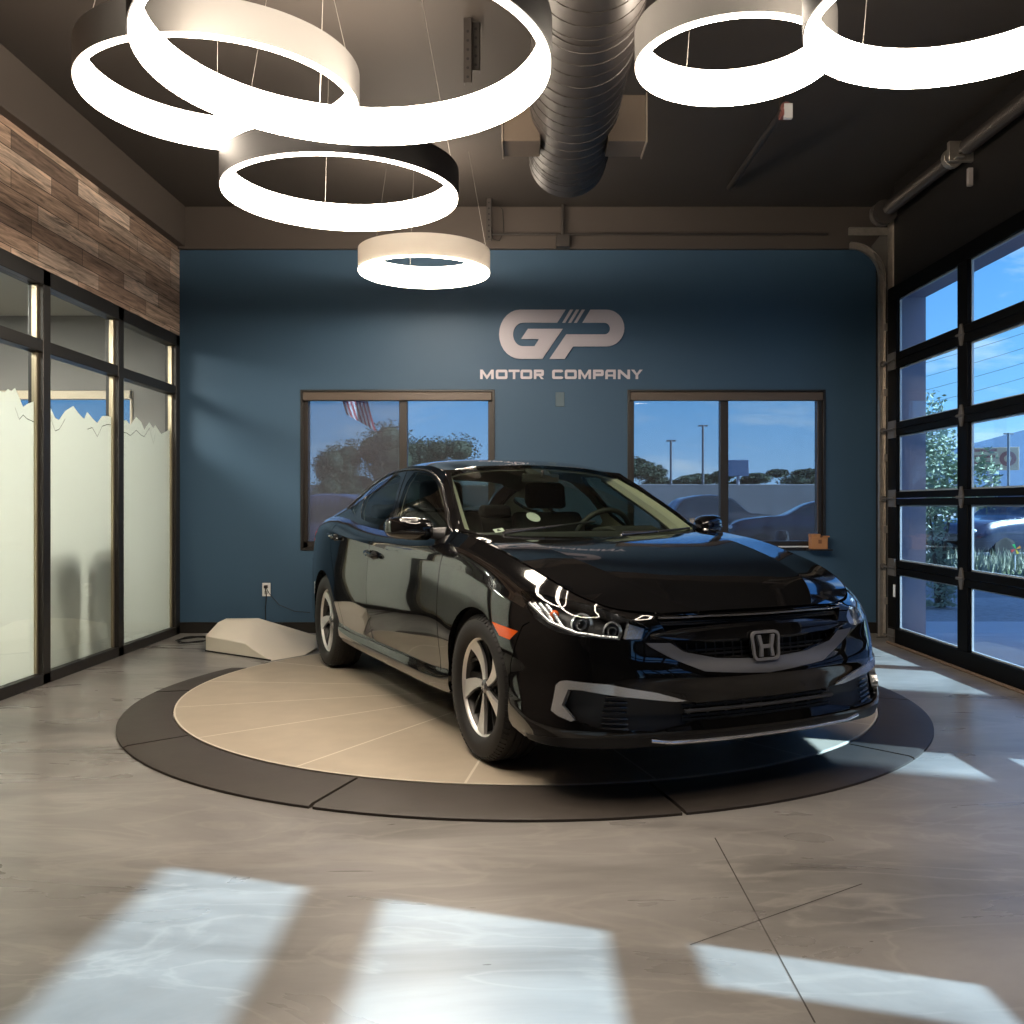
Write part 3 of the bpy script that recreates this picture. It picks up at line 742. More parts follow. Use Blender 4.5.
# ------------------------------------------------------------------ wheels
def wheel(x, sd, y):
    """axis along car y; local +z = outboard"""
    root = empty('wheel', (x, y*sd, .3215), 0); root.parent = car
    root.rotation_euler = (-PI/2*sd, 0, 0)
    ty = MB(); w = .105
    prof = [(.212, .072), (.222, .092), (.24, .1045), (.268, .107), (.292, .101), (.306, .092), (.3145, .082), (.3195, .062)]
    prof += [(.3205, .045), (.3135, .043), (.3135, .037), (.3208, .035), (.3215, .012), (.3145, .010), (.3145, .004), (.3215, .002)]
    prof = prof+[(r, -z) for r, z in prof[::-1]]
    ty.lathe(prof, 72)
    for k in range(72):                      # shoulder blocks
        a = 2*PI*k/72
        for z0 in (.0835, -.0835):
            M = Matrix.Rotation(a, 4, 'Z') @ Matrix.Translation((.3068, 0, z0)) @ Matrix.Rotation(-.62 if z0 > 0 else .62, 4, 'Y')
            ty.cbox((0, 0, 0), (.0135, .0175, .030), M)
    ty.build('tyre', RUBBER, root, smooth=True)
    rm = MB(); rm.lathe([(.216, -.09), (.205, -.06), (.196, .03), (.200, .055), (.210, .066), (.2165, .077), (.2205, .080), (.2225, .076), (.214, .066)], 72)
    rm.build('rim_barrel', RIMDK, root, smooth=True)
    lp = MB(); lp.lathe([(.2065, .0655), (.210, .0745), (.2155, .0805), (.2200, .0815), (.2215, .078), (.216, .074)], 72); lp.build('rim_lip', MACH, root, smooth=True)
    bk = MB(); bk.lathe([(.0, -.03), (.17, -.03), (.17, -.045), (0, -.045)], 40); bk.lathe([(.0, .0), (.07, .0), (.075, -.03)], 32); bk.build('brake_disc', pbr('brake_steel', (.12, .11, .1), .45, .9) if 'brake_steel' not in MATS else MATS['brake_steel'], root, smooth=True)
    dk = MB()
    for k in range(5):
        a0 = 2*PI*k/5+1.78*(1 if sd < 0 else -1)
        def strip_(r0_, r1_, wd, ang, zf, thick, mb, nn=9):
            L = []
            for i in range(nn):
                t = i/(nn-1); r = r0_+(r1_-r0_)*t; th = a0+ang(t); wv = wd(t); z = zf(t)
                c = Vector((math.cos(th), math.sin(th), 0)); e = Vector((-math.sin(th), math.cos(th), 0))
                L.append((c*r+e*wv[0], c*r+e*wv[1], z))
            o = len(mb.v)
            for A, B, z in L:
                mb.v += [Vector((A.x, A.y, z)), Vector((B.x, B.y, z-.004*sd)), Vector((B.x, B.y, z-thick)), Vector((A.x, A.y, z-thick))]
            for i in range(nn-1):
                for q in range(4):
                    q2 = (q+1) % 4; mb.f.append((o+i*4+q, o+i*4+q2, o+(i+1)*4+q2, o+(i+1)*4+q))
            mb.f.append((o, o+1, o+2, o+3)); o2 = o+(nn-1)*4; mb.f.append((o2, o2+1, o2+2, o2+3))
        sg = -sd
        sp = MB()
        strip_(.030, .209, lambda t: (-(.010+.026*t**1.2), .010+.040*t**1.2), lambda t: sg*(.30*t**1.2), lambda t: .060+.012*t-.010*math.sin(PI*t), .012, sp)
        sp.build('spoke', MACH, root, smooth=True)
        strip_(.028, .207, lambda t: (-(.018+.034*t), .016+.042*t), lambda t: sg*(.30*t**1.2-.10*t), lambda t: .040+.012*t-.010*math.sin(PI*t), .020, dk)
        strip_(.030, .205, lambda t: (-.008, .008+.008*t), lambda t: sg*(.30*t**1.2+.60*t), lambda t: .024+.030*t-.014*math.sin(PI*t), .018, dk)
        c = Vector((math.cos(a0+.6), math.sin(a0+.6), 0))*.056
        dk.lathe([(0, .036), (.010, .036), (.012, .02)], 10, Matrix.Translation(c))
    dk.build('spoke_backing', RIMDK, root, smooth=True)
    cp = MB(); cp.lathe([(0, .068), (.022, .067), (.031, .062), (.036, .035)], 28); cap = cp.build('hub_cap', DCHROME, root, smooth=True)
    hh = MB()
    for s_ in (1, -1): hh.cbox((s_*.010, 0, .0685), (.005, .026, .003))
    hh.cbox((0, 0, .0685), (.018, .005, .003)); hh.build('hub_emblem', CHROME, cap)
    return root
for x in (0., -2.70):
    for sd in (1, -1):
        w_ = wheel(x, sd, .775)
# wheel wells
for x in (0., -2.70):
    for sd in (1, -1):
        m_ = MB(); M = Matrix.Translation((x, 0, .325)) @ Matrix.Rotation(PI/2, 4, 'X')
        pr = [(.372, -.52*sd), (.372, -.862*sd)] if sd > 0 else [(.372, .52), (.372, .862)]
        m_.lathe(pr, 30, M, a0=-.25, a1=PI+.25)
        m_.lathe([(0, pr[0][1]), (.372, pr[0][1])], 30, M, a0=-.25, a1=PI+.25)
        m_.build('wheel_well', VOID, car, smooth=True)
ub = MB(); ub.box(-3.5, .72, -.60, .60, .19, .24); ub.box(-2.3, -.42, -.78, .78, .20, .25); ub.build('underbody', VOID, car)
# ------------------------------------------------------------------ cabin
dm = MB()
for sd in (1,):
    prof = [(-.33, .90), (-.45, .965), (-.62, .985), (-.84, .965), (-.93, .90), (-.95, .70), (-.60, .55), (-.33, .6)]
    dm.prism(prof, -.70, .70, lambda p, t: (p[0], t, p[1]))
dsh = dm.build('dashboard', DASH, car, bevel=.02)
hd = MB(); hd.prism([(-.62, .985), (-.72, 1.01), (-.88, .995), (-.92, .96)], .22, .54, lambda p, t: (p[0], t, p[1])); hd.build('instrument_hood', DASH, dsh, bevel=.015)
stw = MB(); ax = Vector((.90, 0, -.42)).normalized(); M = Matrix.Translation((-1.02, .37, .93)) @ ax.to_track_quat('Z', 'Y').to_matrix().to_4x4()
stw.lathe([(.185+.016*math.cos(a), .016*math.sin(a)) for a in np.linspace(0, 2*PI, 11)[:-1]], 40, M, closed=True)
stw.ball((-1.01, .37, .925), (.04, .075, .06)); stw.tube([(-1.02, .20, .93), (-1.01, .54, .93)], .014, 8); stw.tube([(-1.0, .37, .92), (-.85, .37, .87)], .03, 8)
stw.build('steering_wheel', DASH, car, smooth=True)
def seat(x, y, wd, name='seat', hr=True):
    s_ = MB(); s_.prism([(x+.42, .44), (x+.44, .52), (x+.36, .56), (x-.05, .52), (x-.06, .42)], y-wd/2, y+wd/2, lambda p, t: (p[0], t, p[1]))
    o = s_.build(name, CLOTH, car, bevel=.04, seg=3)
    b_ = MB(); b_.prism([(x, .50), (x-.22, 1.04), (x-.27, 1.09), (x-.34, 1.07), (x-.30, .90), (x-.13, .46)], y-wd/2, y+wd/2, lambda p, t: (p[0], t, p[1]))
    b_.build('seat_back', CLOTH, o, bevel=.05, seg=3)
    if hr:
        h_ = MB(); h_.prism([(x-.25, 1.11), (x-.27, 1.25), (x-.31, 1.28), (x-.36, 1.27), (x-.36, 1.13), (x-.31, 1.10)], y-.135, y+.135, lambda p, t: (p[0], t, p[1])); h_.build('headrest', CLOTH, o, bevel=.03, seg=3)
seat(-1.45, .37, .50, 'front_seat'); seat(-1.45, -.37, .50, 'front_seat')
rs = MB(); rs.prism([(-1.95, .44), (-1.93, .54), (-2.35, .50), (-2.62, 1.03), (-2.75, 1.05), (-2.72, .44)], -.64, .64, lambda p, t: (p[0], t, p[1]))
rso = rs.build('rear_seat', CLOTH, car, bevel=.04)
for y in (-.42, .42):
    h_ = MB(); h_.prism([(-2.62, 1.03), (-2.65, 1.13), (-2.74, 1.13), (-2.76, 1.03)], y-.12, y+.12, lambda p, t: (p[0], t, p[1])); h_.build('rear_headrest', CLOTH, rso, bevel=.03)
ps = MB(); ps.box(-3.2, -2.7, -.62, .62, 1.0, 1.02); ps.build('parcel_shelf', DASH, car)
for sd in (1, -1):
    d_ = MB(); d_.box(-2.4, -.55, .70*sd-.02, .70*sd+.02, .35, .945); d_.build('door_card', DASH, car)
for sd in (1, -1):
    ap = MB(); vv = np.linspace(tv[0]+.03, tv[3]-.02, 14); E_ = TP.ev(np.full(14, U1*.972), vv); n_ = TP.normal(np.full(14, U1*.972), vv)
    for k in range(14):
        q = E_[k]-n_[k]*.012
        for dx, dy, dz in ((0, 0, 0), (-.035, -.045, -.012), (-.095, -.062, -.02), (-.16, -.03, -.03), (-.17, .0, -.03)): ap.v.append(Vector((q[0]+dx, (q[1]+dy)*sd, q[2]+dz)))
    for k in range(13):
        for j in range(4): ap.f.append((k*5+j, k*5+j+1, (k+1)*5+j+1, (k+1)*5+j))
    ap.build('front_pillar_trim', TRIMB, car, smooth=True)
rv = MB(); M = Matrix.Translation((-1.10, 0, 1.285)); rv.cbox((0, 0, 0), (.03, .23, .048), M); rv.tube([(-1.08, 0, 1.29), (-1.07, 0, 1.33)], .01, 8); rv.build('interior_mirror', DASH, car, bevel=.01)
sv = MB()
# camera housing at the head of the windscreen
sv.prism([(-1.08, 1.305), (-1.16, 1.342), (-1.20, 1.335), (-1.12, 1.295)], -.07, .07, lambda p, t: (p[0], t, p[1])); sv.build('camera_housing', DASH, ws, bevel=.01)
# stickers inside the glass
def on_ws(px, py, w_, h_, rnd, name, lab):
    uu, vv = TP.find(cam_px, (px, py), cam_view); p = TP.ev([uu], [vv])[0]; n_ = TP.normal([uu], [vv])[0]
    p = Vector((p[0], -p[1], p[2])); n_ = Vector((n_[0], -n_[1], n_[2])); p -= n_*.006
    e1 = Vector((0, 1, 0)); e1 = (e1-n_*e1.dot(n_)).normalized(); e2 = n_.cross(e1)
    if e2.z < 0: e2 = -e2
    b_ = MB()
    pts = [(w_*math.cos(2*PI*k/28), h_*math.sin(2*PI*k/28)) for k in range(28)] if rnd else [(-w_, -h_), (w_, -h_), (w_, h_), (-w_, h_)]
    b_.prism(pts, 0, .001, lambda q, t: p+e1*q[0]+e2*q[1]-n_*t)
    o = b_.build(name, WHITE if not rnd else pbr('pale_sticker', (.45, .47, .46), .5), ws); o['label'] = lab
    return o, p, e1, e2, n_
on_ws(533.5, 516, .034, .05, True, 'round_sticker', 'pale oval sticker on the windscreen')
o, p, e1, e2, n_ = on_ws(499, 529.2, .026, .019, False, 'square_sticker', 'small white label in the windscreen corner')
b_ = MB(); b_.prism([(-.012, -.010), (.010, -.010), (.002, .010), (-.006, .012)], -.0005, -.001, lambda q, t: p+e1*q[0]+e2*q[1]-n_*t); b_.build('label_print', BLKPL, o)
# wipers
for (a_, b_, c_) in (((-.40, -.56, .988), (-.455, -.30, 1.012), (-.50, .02, 1.04)), ((-.335, .08, .972), (-.375, .33, .985), (-.46, .60, 1.0))):
    wp = MB(); wp.tube([a_, b_], [.010, .006], 8); wo = wp.build('windscreen_wiper', DCHROME, car, smooth=True)
    bl = MB(); bl.tube([(a_[0]-.015, a_[1]+.02, a_[2]+.012), b_, c_], .006, 6); bl.build('wiper_blade', BLKPL, wo, smooth=True)
# ------------------------------------------------------------------ room
def node_floor():
    m, nt, out = new_mat('polished_concrete'); N = nt.nodes; L = nt.links
    b = N.new('ShaderNodeBsdfPrincipled'); tc = N.new('ShaderNodeTexCoord')
    mp = N.new('ShaderNodeMapping'); mp.inputs['Scale'].default_value = (.55, 1.5, 1); mp.inputs['Rotation'].default_value = (0, 0, .15); L.new(tc.outputs['Object'], mp.inputs[0])
    n1 = N.new('ShaderNodeTexNoise'); n1.inputs['Scale'].default_value = 1.3; n1.inputs['Detail'].default_value = 9; n1.inputs['Roughness'].default_value = .62; n1.inputs['Distortion'].default_value = .6
    L.new(mp.outputs[0], n1.inputs[0])
    r = N.new('ShaderNodeValToRGB'); e = r.color_ramp.elements
    e[0].position = .30; e[0].color = (.135, .127, .119, 1); e[1].position = .72; e[1].color = (.345, .330, .313, 1)
    e2 = r.color_ramp.elements.new(.52); e2.color = (.240, .227, .213, 1)
    L.new(n1.outputs[0], r.inputs[0])
    n2 = N.new('ShaderNodeTexNoise'); n2.inputs['Scale'].default_value = 2.2; n2.inputs['Detail'].default_value = 8; n2.inputs['Distortion'].default_value = 1.1; L.new(mp.outputs[0], n2.inputs[0])
    v = N.new('ShaderNodeMath'); v.operation = 'SUBTRACT'; v.inputs[1].default_value = .5; L.new(n2.outputs[0], v.inputs[0])
    a = N.new('ShaderNodeMath'); a.operation = 'ABSOLUTE'; L.new(v.outputs[0], a.inputs[0])
    q = N.new('ShaderNodeMapRange'); q.inputs['From Max'].default_value = .030; q.inputs['To Min'].default_value = .24; q.inputs['To Max'].default_value = 0; L.new(a.outputs[0], q.inputs[0])
    mx = N.new('ShaderNodeMixRGB'); mx.inputs[2].default_value = (.42, .39, .35, 1); L.new(q.outputs[0], mx.inputs[0]); L.new(r.outputs[0], mx.inputs[1])
    L.new(mx.outputs[0], b.inputs['Base Color'])
    rr = N.new('ShaderNodeMapRange'); rr.inputs['To Min'].default_value = .20; rr.inputs['To Max'].default_value = .40; L.new(n2.outputs[0], rr.inputs[0]); L.new(rr.outputs[0], b.inputs['Roughness'])
    bp = N.new('ShaderNodeBump'); bp.inputs['Strength'].default_value = .05; bp.inputs['Distance'].default_value = .01; L.new(n1.outputs[0], bp.inputs['Height']); L.new(bp.outputs[0], b.inputs['Normal'])
    b.inputs['Specular IOR Level'].default_value = .45
    L.new(b.outputs[0], out.inputs[0]); return m
def node_wood():
    m, nt, out = new_mat('reclaimed_planks'); N = nt.nodes; L = nt.links
    b = N.new('ShaderNodeBsdfPrincipled'); b.inputs['Roughness'].default_value = .75; tc = N.new('ShaderNodeTexCoord')
    sx = N.new('ShaderNodeSeparateXYZ'); cx = N.new('ShaderNodeCombineXYZ'); L.new(tc.outputs['Object'], sx.inputs[0]); L.new(sx.outputs['Y'], cx.inputs['X']); L.new(sx.outputs['Z'], cx.inputs['Y'])
    br = N.new('ShaderNodeTexBrick'); br.inputs['Scale'].default_value = 1; br.inputs['Brick Width'].default_value = .86; br.inputs['Row Height'].default_value = .118; br.inputs['Mortar Size'].default_value = .0025
    br.inputs['Color1'].default_value = (0, 0, 0, 1); br.inputs['Color2'].default_value = (1, 1, 1, 1); br.inputs['Mortar'].default_value = (0, 0, 0, 1); br.offset = .37; br.squash = .8; br.squash_frequency = 3; br.offset_frequency = 2
    L.new(cx.outputs[0], br.inputs[0])
    wn = N.new('ShaderNodeTexWhiteNoise'); wn.noise_dimensions = '3D'; L.new(br.outputs['Color'], wn.inputs['Vector'])
    r = N.new('ShaderNodeValToRGB'); r.color_ramp.interpolation = 'LINEAR'; el = r.color_ramp.elements
    el[0].position = 0; el[0].color = (0.175, 0.108, 0.07, 1); el[1].position = 1; el[1].color = (0.63, 0.481, 0.359, 1)
    for p_, c_ in ((.25, (0.367, 0.219, 0.131, 1)), (.5, (0.473, 0.315, 0.201, 1)), (.7, (0.298, 0.219, 0.166, 1)), (.85, (0.542, 0.376, 0.254, 1))):
        x = el.new(p_); x.color = c_
    L.new(br.outputs['Color'], r.inputs[0])
    mp = N.new('ShaderNodeMapping'); mp.inputs['Scale'].default_value = (2.0, 26, 1); L.new(cx.outputs[0], mp.inputs[0])
    n = N.new('ShaderNodeTexNoise'); n.inputs['Scale'].default_value = 1.5; n.inputs['Detail'].default_value = 8; n.inputs['Roughness'].default_value = .65; n.inputs['Distortion'].default_value = .8; L.new(mp.outputs[0], n.inputs[0])
    k = N.new('ShaderNodeMapRange'); k.inputs['From Min'].default_value = .3; k.inputs['From Max'].default_value = .7; k.inputs['To Min'].default_value = .30; k.inputs['To Max'].default_value = 1.75; L.new(n.outputs[0], k.inputs[0])
    mu = N.new('ShaderNodeMixRGB'); mu.blend_type = 'MULTIPLY'; mu.inputs[0].default_value = 1; L.new(r.outputs[0], mu.inputs[1]); L.new(k.outputs[0], mu.inputs[2])
    mo = N.new('ShaderNodeMixRGB'); mo.inputs[2].default_value = (.02, .014, .01, 1); L.new(br.outputs['Fac'], mo.inputs[0]); L.new(mu.outputs[0], mo.inputs[1])
    hs = N.new('ShaderNodeHueSaturation'); hs.inputs['Saturation'].default_value = .80; hs.inputs['Value'].default_value = 1.08; L.new(mo.outputs[0], hs.inputs['Color']); L.new(hs.outputs[0], b.inputs['Base Color'])
    bp = N.new('ShaderNodeBump'); bp.inputs['Strength'].default_value = .35; bp.inputs['Distance'].default_value = .006; L.new(n.outputs[0], bp.inputs['Height']); L.new(bp.outputs[0], b.inputs['Normal'])
    L.new(b.outputs[0], out.inputs[0]); return m
FLOOR = node_floor(); WOOD = node_wood()
BLUE = pbr('blue_wall_paint', (.040, .088, .148), .55, spec=.35, noise=(1.2, .06))
DARKP = pbr('dark_ceiling_paint', (.062, .052, .045), .7, spec=.25, noise=(.8, .12))
BROWNP = pbr('brown_soffit_paint', (.085, .070, .060), .7, spec=.25)
BLACKP = pbr('black_wall_paint', (.014, .012, .011), .6, spec=.3)
FRAME = pbr('dark_bronze_frame', (.022, .020, .018), .38, .3)
BRONZE = pbr('bronze_aluminium', (.030, .025, .022), .4, .4)
CASSETTE = pbr('brown_blind_cassette', (.085, .060, .043), .45)
DOORBLK = pbr('black_door_rail', (.003, .003, .003), .5, 0, 0, .06)
GALV = pbr('galvanised_steel', (.50, .45, .39), .42, .85, noise=(30, .25))
DUCT = pbr('painted_duct', (.040, .033, .029), .5, .1)
GLASS = glassy('clear_glass', (.93, .95, .95), .003, 1.5)
TGLASS = glassy('storefront_glass', (.94, .96, .95), .003, 1.33)
SCREEN = glassy('solar_screen', (.74, .74, .76), .4, 1.02, veil=.12, veilcol=(.20, .20, .22))
HSCREEN = glassy('hazy_solar_screen', (.66, .66, .68), .4, 1.02, veil=.25, veilcol=(.22, .22, .25))
PLATE = pbr('white_plate', (.86, .86, .85), .4)
BLKM = pbr('black_cable', (.008, .008, .008), .5)
SILVER = pbr('pale_silver_vinyl', (.42, .395, .44), .45, .1)
BEIGE = pbr('beige_fibreglass', (.76, .70, .60), .5, noise=(4, .05))
DECKM = pbr('tan_deck', (.44, .375, .29), .42, noise=(7, .13))
SEAM = pbr('pale_seam', (.68, .62, .52), .5)
RIMM = pbr('brown_rubber_ramp', (.046, .037, .031), .55, noise=(9, .2), bump=(120, .15))
OFFW = pbr('grey_office_wall', (.22, .212, .20), .8)
OFFC = pbr('office_ceiling', (.48, .47, .44), .8)
XL, XR, YB, YF, ZC = -3.12, 3.20, 8.50, -4.2, 3.83
DX = 3.05                                   # inner face of the big door
f = MB(); f.box(XL-.1, XR+.05, YF, YB+.1, -.15, 0); struct(f.build('floor', FLOOR))
f = MB(); f.box(XL-.1, XR+.3, YF, YB+.2, ZC, ZC+.2); struct(f.build('ceiling', DARKP))
# saw cuts in the slab
cutm = pbr('saw_cut', (.05, .042, .036), .8)
c = MB()
for a, b_ in ((on_floor(715, 838), on_floor(815, 1023)), (on_floor(690, 945), on_floor(862, 884))):
    d = (b_-a).normalized(); nrm = Vector((-d.y, d.x, 0))*.0022
    c.add([a-nrm+Vector((0, 0, .0006)), a+nrm+Vector((0, 0, .0006)), b_+nrm+Vector((0, 0, .0006)), b_-nrm+Vector((0, 0, .0006))], [(0, 1, 2, 3)])
struct(c.build('floor_joint', cutm))
# back wall with two windows
LW = (-1.997, -.270, .758, 2.182); RWN = (.949, 2.709, .758, 2.182)
w = MB(); y0, y1 = YB, YB+.18
def wall_holes(mb, x0, x1, z0, z1, holes):
    xs = sorted({x0, x1}|{h for q in holes for h in q[:2]}); zs = sorted({z0, z1}|{h for q in holes for h in q[2:]})
    for i in range(len(xs)-1):
        for j in range(len(zs)-1):
            cx, cz = (xs[i]+xs[i+1])/2, (zs[j]+zs[j+1])/2
            if any(h[0] < cx < h[1] and h[2] < cz < h[3] for h in holes): continue
            yield xs[i], xs[i+1], zs[j], zs[j+1]
for q in wall_holes(w, XL, XR+.25, 0, ZC, [LW, RWN]): w.box(q[0], q[1], y0, y1, q[2], q[3])
struct(w.build('wall_back', BLUE))
b = MB(); b.box(XL+.001, XR, YB-.05, YB-.001, 3.45, ZC-.001); struct(b.build('trim_back_beam', BROWNP, bevel=.004))
b = MB(); b.box(XL+.02, XR-.02, YB-.016, YB-.001, .001, .10); struct(b.build('baseboard_back', FRAME, bevel=.003))
# left wall: storefront + planks + soffit
f = MB(); f.box(XL-.1, XL, YF, YB, 2.68, 3.45); struct(f.build('wall_left', BROWNP))
f = MB(); f.box(XL-.1, XL, YF, 4.915, 0, 2.68); struct(f.build('wall_left_pier', BROWNP))
f = MB(); f.box(XL+.0005, XL+.022, YF+.02, YB-.004, 2.672, 3.468); struct(f.build('trim_plank_cladding', WOOD))
f = MB(); f.box(XL-.1, XL+.09, YF, YB-.052, 3.47, ZC-.001); struct(f.build('trim_left_soffit', BROWNP, bevel=.004))
mull = [8.40, 7.215, 6.09, 4.965]
sf = MB(); sw = .095
fx0, fx1 = XL-.055, XL+.045
for y in mull: sf.box(fx0, fx1, y-sw/2, y+sw/2, .001, 2.668)
sf.box(fx0, fx1, mull[-1], 8.448, 2.565, 2.668); sf.box(fx0, fx1, mull[-1], 8.448, .001, .072)
sf.box(fx0+.005, fx1-.004, mull[-1], 8.448, 2.134, 2.213)
FILM = None
def node_film():
    m, nt, out = new_mat('frosted_film'); N = nt.nodes; L = nt.links
    d = N.new('ShaderNodeBsdfDiffuse'); d.inputs[0].default_value = (.72, .74, .71, 1)
    t = N.new('ShaderNodeBsdfTranslucent'); t.inputs[0].default_value = (.85, .87, .83, 1)
    mx = N.new('ShaderNodeMixShader'); mx.inputs[0].default_value = .76; L.new(d.outputs[0], mx.inputs[1]); L.new(t.outputs[0], mx.inputs[2]); L.new(mx.outputs[0], out.inputs[0]); return m
FILM = node_film(); FILM2 = pbr('film_ridge_line', (.10, .10, .09), .8)
wl = struct(sf.build('window_3', FRAME, bevel=.004)); wl['label'] = 'dark-framed storefront glazing with frosted mountain film'
beads = MB()
for y in mull[:-1]:
    for z0, z1 in ((.075, 2.13), (2.216, 2.562)):
        beads.box(XL-.02, XL+.012, y-sw/2-.022, y-sw/2-.001, z0, z1)
beads.build('glazing_bead', pbr('warm_aluminium_bead', (.42, .36, .26), .3, .8), wl)
rg = random.Random(5)
peaks_px = {1: [(47, 403), (50, 405), (56, 418), (60, 420), (66, 411), (74, 406), (80, 414), (85, 419), (88, 412), (93, 418), (98, 423), (103, 416), (108, 416), (111, 417)],
            0: [(121, 423), (127, 420), (131, 425), (137, 417), (142, 422), (145, 430), (150, 422.5), (154, 428), (156, 425), (162, 434), (166, 432), (168, 428)],
            2: [(0, 394), (6, 392), (9, 389), (12, 391), (16, 388), (20, 397), (24, 407), (28, 404), (33, 400)]}
for i in range(len(mull)-1):
    ya, yb = mull[i+1]+sw/2, mull[i]-sw/2
    g = MB(); g.box(XL-.004, XL+.002, ya, yb, .072, 2.134); g.build('storefront_pane', TGLASS, wl)
    g = MB(); g.box(XL-.004, XL+.002, ya, yb, 2.213, 2.565); g.build('transom_pane', TGLASS, wl)
    def ridge(lo):
        if i in peaks_px:
            r = []
            for px, py in peaks_px[i]:
                Y = FPX*(-XL)/(VX-px); r.append((Y, CAMH-(py-VY)/FPX*Y-lo))
            r = [(min(max(y, ya), yb), z) for y, z in r]
            r[0] = (ya, r[0][1]); r[-1] = (yb, r[-1][1])
        else:
            n = 13; r = [(ya+(yb-ya)*k/(n-1), 1.80+rg.uniform(-.09, .07)*(1 if k % 2 else .3)-lo) for k in range(n)]
        return r
    R = ridge(0)
    p = [(ya, .072)]+[(yb, .072)]+R[::-1]
    fm = MB(); fm.prism(p, XL-.0065, XL-.0055, lambda q, t: (t, q[0], q[1])); fo = fm.build('frosted_film', FILM, wl); fo['label'] = 'frosted film cut to a mountain skyline'
    # thin cut line of a second ridge
    pts = []; rr = random.Random(i+3)
    for k, (y, z) in enumerate(R):
        pts.append((y, z-.05-.10*rr.random()))
    ln = MB()
    for k in range(len(pts)-1):
        if (k//4+i) % 3 == 2: continue
        a, c_ = pts[k], pts[k+1]; ln.add([(XL-.0050, a[0], a[1]), (XL-.0050, c_[0], c_[1]), (XL-.0050, c_[0], c_[1]+.006), (XL-.0050, a[0], a[1]+.006)], [(0, 1, 2, 3)])
    ln.build('ridge_line', FILM2, fo)
# right wall: header, pier, second door bay
LAV = pbr('lavender_stucco', (.40, .40, .50), .85, noise=(40, .06))
DY0, DY1 = 3.24, 7.90; D2Y0, D2Y1 = -3.9, 1.80
f = MB(); f.box(DX+.046, XR+.15, YF, 7.88, 2.90, ZC); f.box(DX+.125, XR+.15, 7.88, YB, 2.90, ZC); f.box(DX+.046, XR+.15, D2Y1-.09, DY0+.06, 0, 2.95); f.box(DX+.125, XR+.15, DY1-.02, YB, 0, 2.95); f.box(DX+.06, XR+.15, YF, D2Y0, 0, 2.95)
struct(f.build('wall_right', BLACKP))
f = MB(); f.box(3.11, 3.353, 7.862, 7.879, -.02, 2.897); struct(f.build('trim_door_jamb', LAV)); f = MB(); f.box(3.11, 3.353, DY0-.02, 7.861, 2.886, 2.899); struct(f.build('trim_door_lintel', LAV))
f = MB(); f.box(XL-.1, XR+.15, YF-.15, YF, 0, ZC); struct(f.build('wall_front', pbr('showroom_front_wall', (.10, .09, .08), .7)))
rows_z = [(.14, .586), (.697, 1.154), (1.262, 1.722), (1.83, 2.276), (2.40, 2.845)]
rows_z = [(.14, .586), (.697, 1.154), (1.262, 1.722), (1.83, 2.276), (2.40, 2.845)]
def sectional(Y0, Y1, ncol, nm, lab):
    root = empty(nm, (0, 0, 0)); tag(root, lab, None, None, 'structure')
    pitch = (Y1-Y0-.03)/ncol
    stiles = [Y1-.17+.0]+[]
    st = [(Y1-.18, Y1)]+[(Y1-.18-pitch_*1.235-.15, Y1-.18-pitch_*1.235) for pitch_ in ()]
    cols_ = []
    y = Y1-.18
    while y-1.085 > Y0+.05:
        cols_.append((y-1.085, y)); y -= 1.085+.15
    if y-.35 > Y0+.06: cols_.append((Y0+.12, y))
    ends = cols_[-1][0]
    bars = [.006, .14, .586, .697, 1.154, 1.262, 1.722, 1.83, 2.276, 2.40, 2.845, 2.958]
    for r in range(5):
        sec = MB(); zlo = .006 if r == 0 else (bars[2*r]+bars[2*r+1])/2+.002; zhi = (bars[2*r+2]+bars[2*r+3])/2-.002 if r < 4 else 2.958
        z0, z1 = rows_z[r]
        sec.box(DX, DX+.045, ends-.12, Y1, zlo, z0); sec.box(DX, DX+.045, ends-.12, Y1, z1, zhi)
        ed = [Y1]+[v for c_ in cols_ for v in (c_[1], c_[0])]+[ends-.12]
        for k in range(0, len(ed), 2): sec.box(DX, DX+.045, ed[k+1], ed[k], z0, z1)
        so = sec.build('door_section', DOORBLK, root, bevel=.004)
        for c_ in cols_:
            g = MB(); g.box(DX+.020, DX+.026, c_[0], c_[1], z0, z1); g.build('door_pane', GLASS, so)
            bd = MB(); t_ = .012
            for q in ((c_[0], c_[1], z0, z0+t_), (c_[0], c_[1], z1-t_, z1), (c_[0], c_[0]+t_, z0, z1), (c_[1]-t_, c_[1], z0, z1)): bd.box(DX+.028, DX+.042, *q)
            bd.build('glazing_bead', BEADW, so)
    return root, cols_
BEADW = pbr('bright_aluminium_bead', (.72, .74, .76), .35, .4)
d1, dcols = sectional(DY0, DY1, 4, 'door_1', 'black sectional door of large clear panes')
d2, _ = sectional(D2Y0, D2Y1, 4, 'door_2', 'second black sectional door of large clear panes')
DULLS = pbr('dull_hinge_steel', (.17, .155, .14), .55, .6)
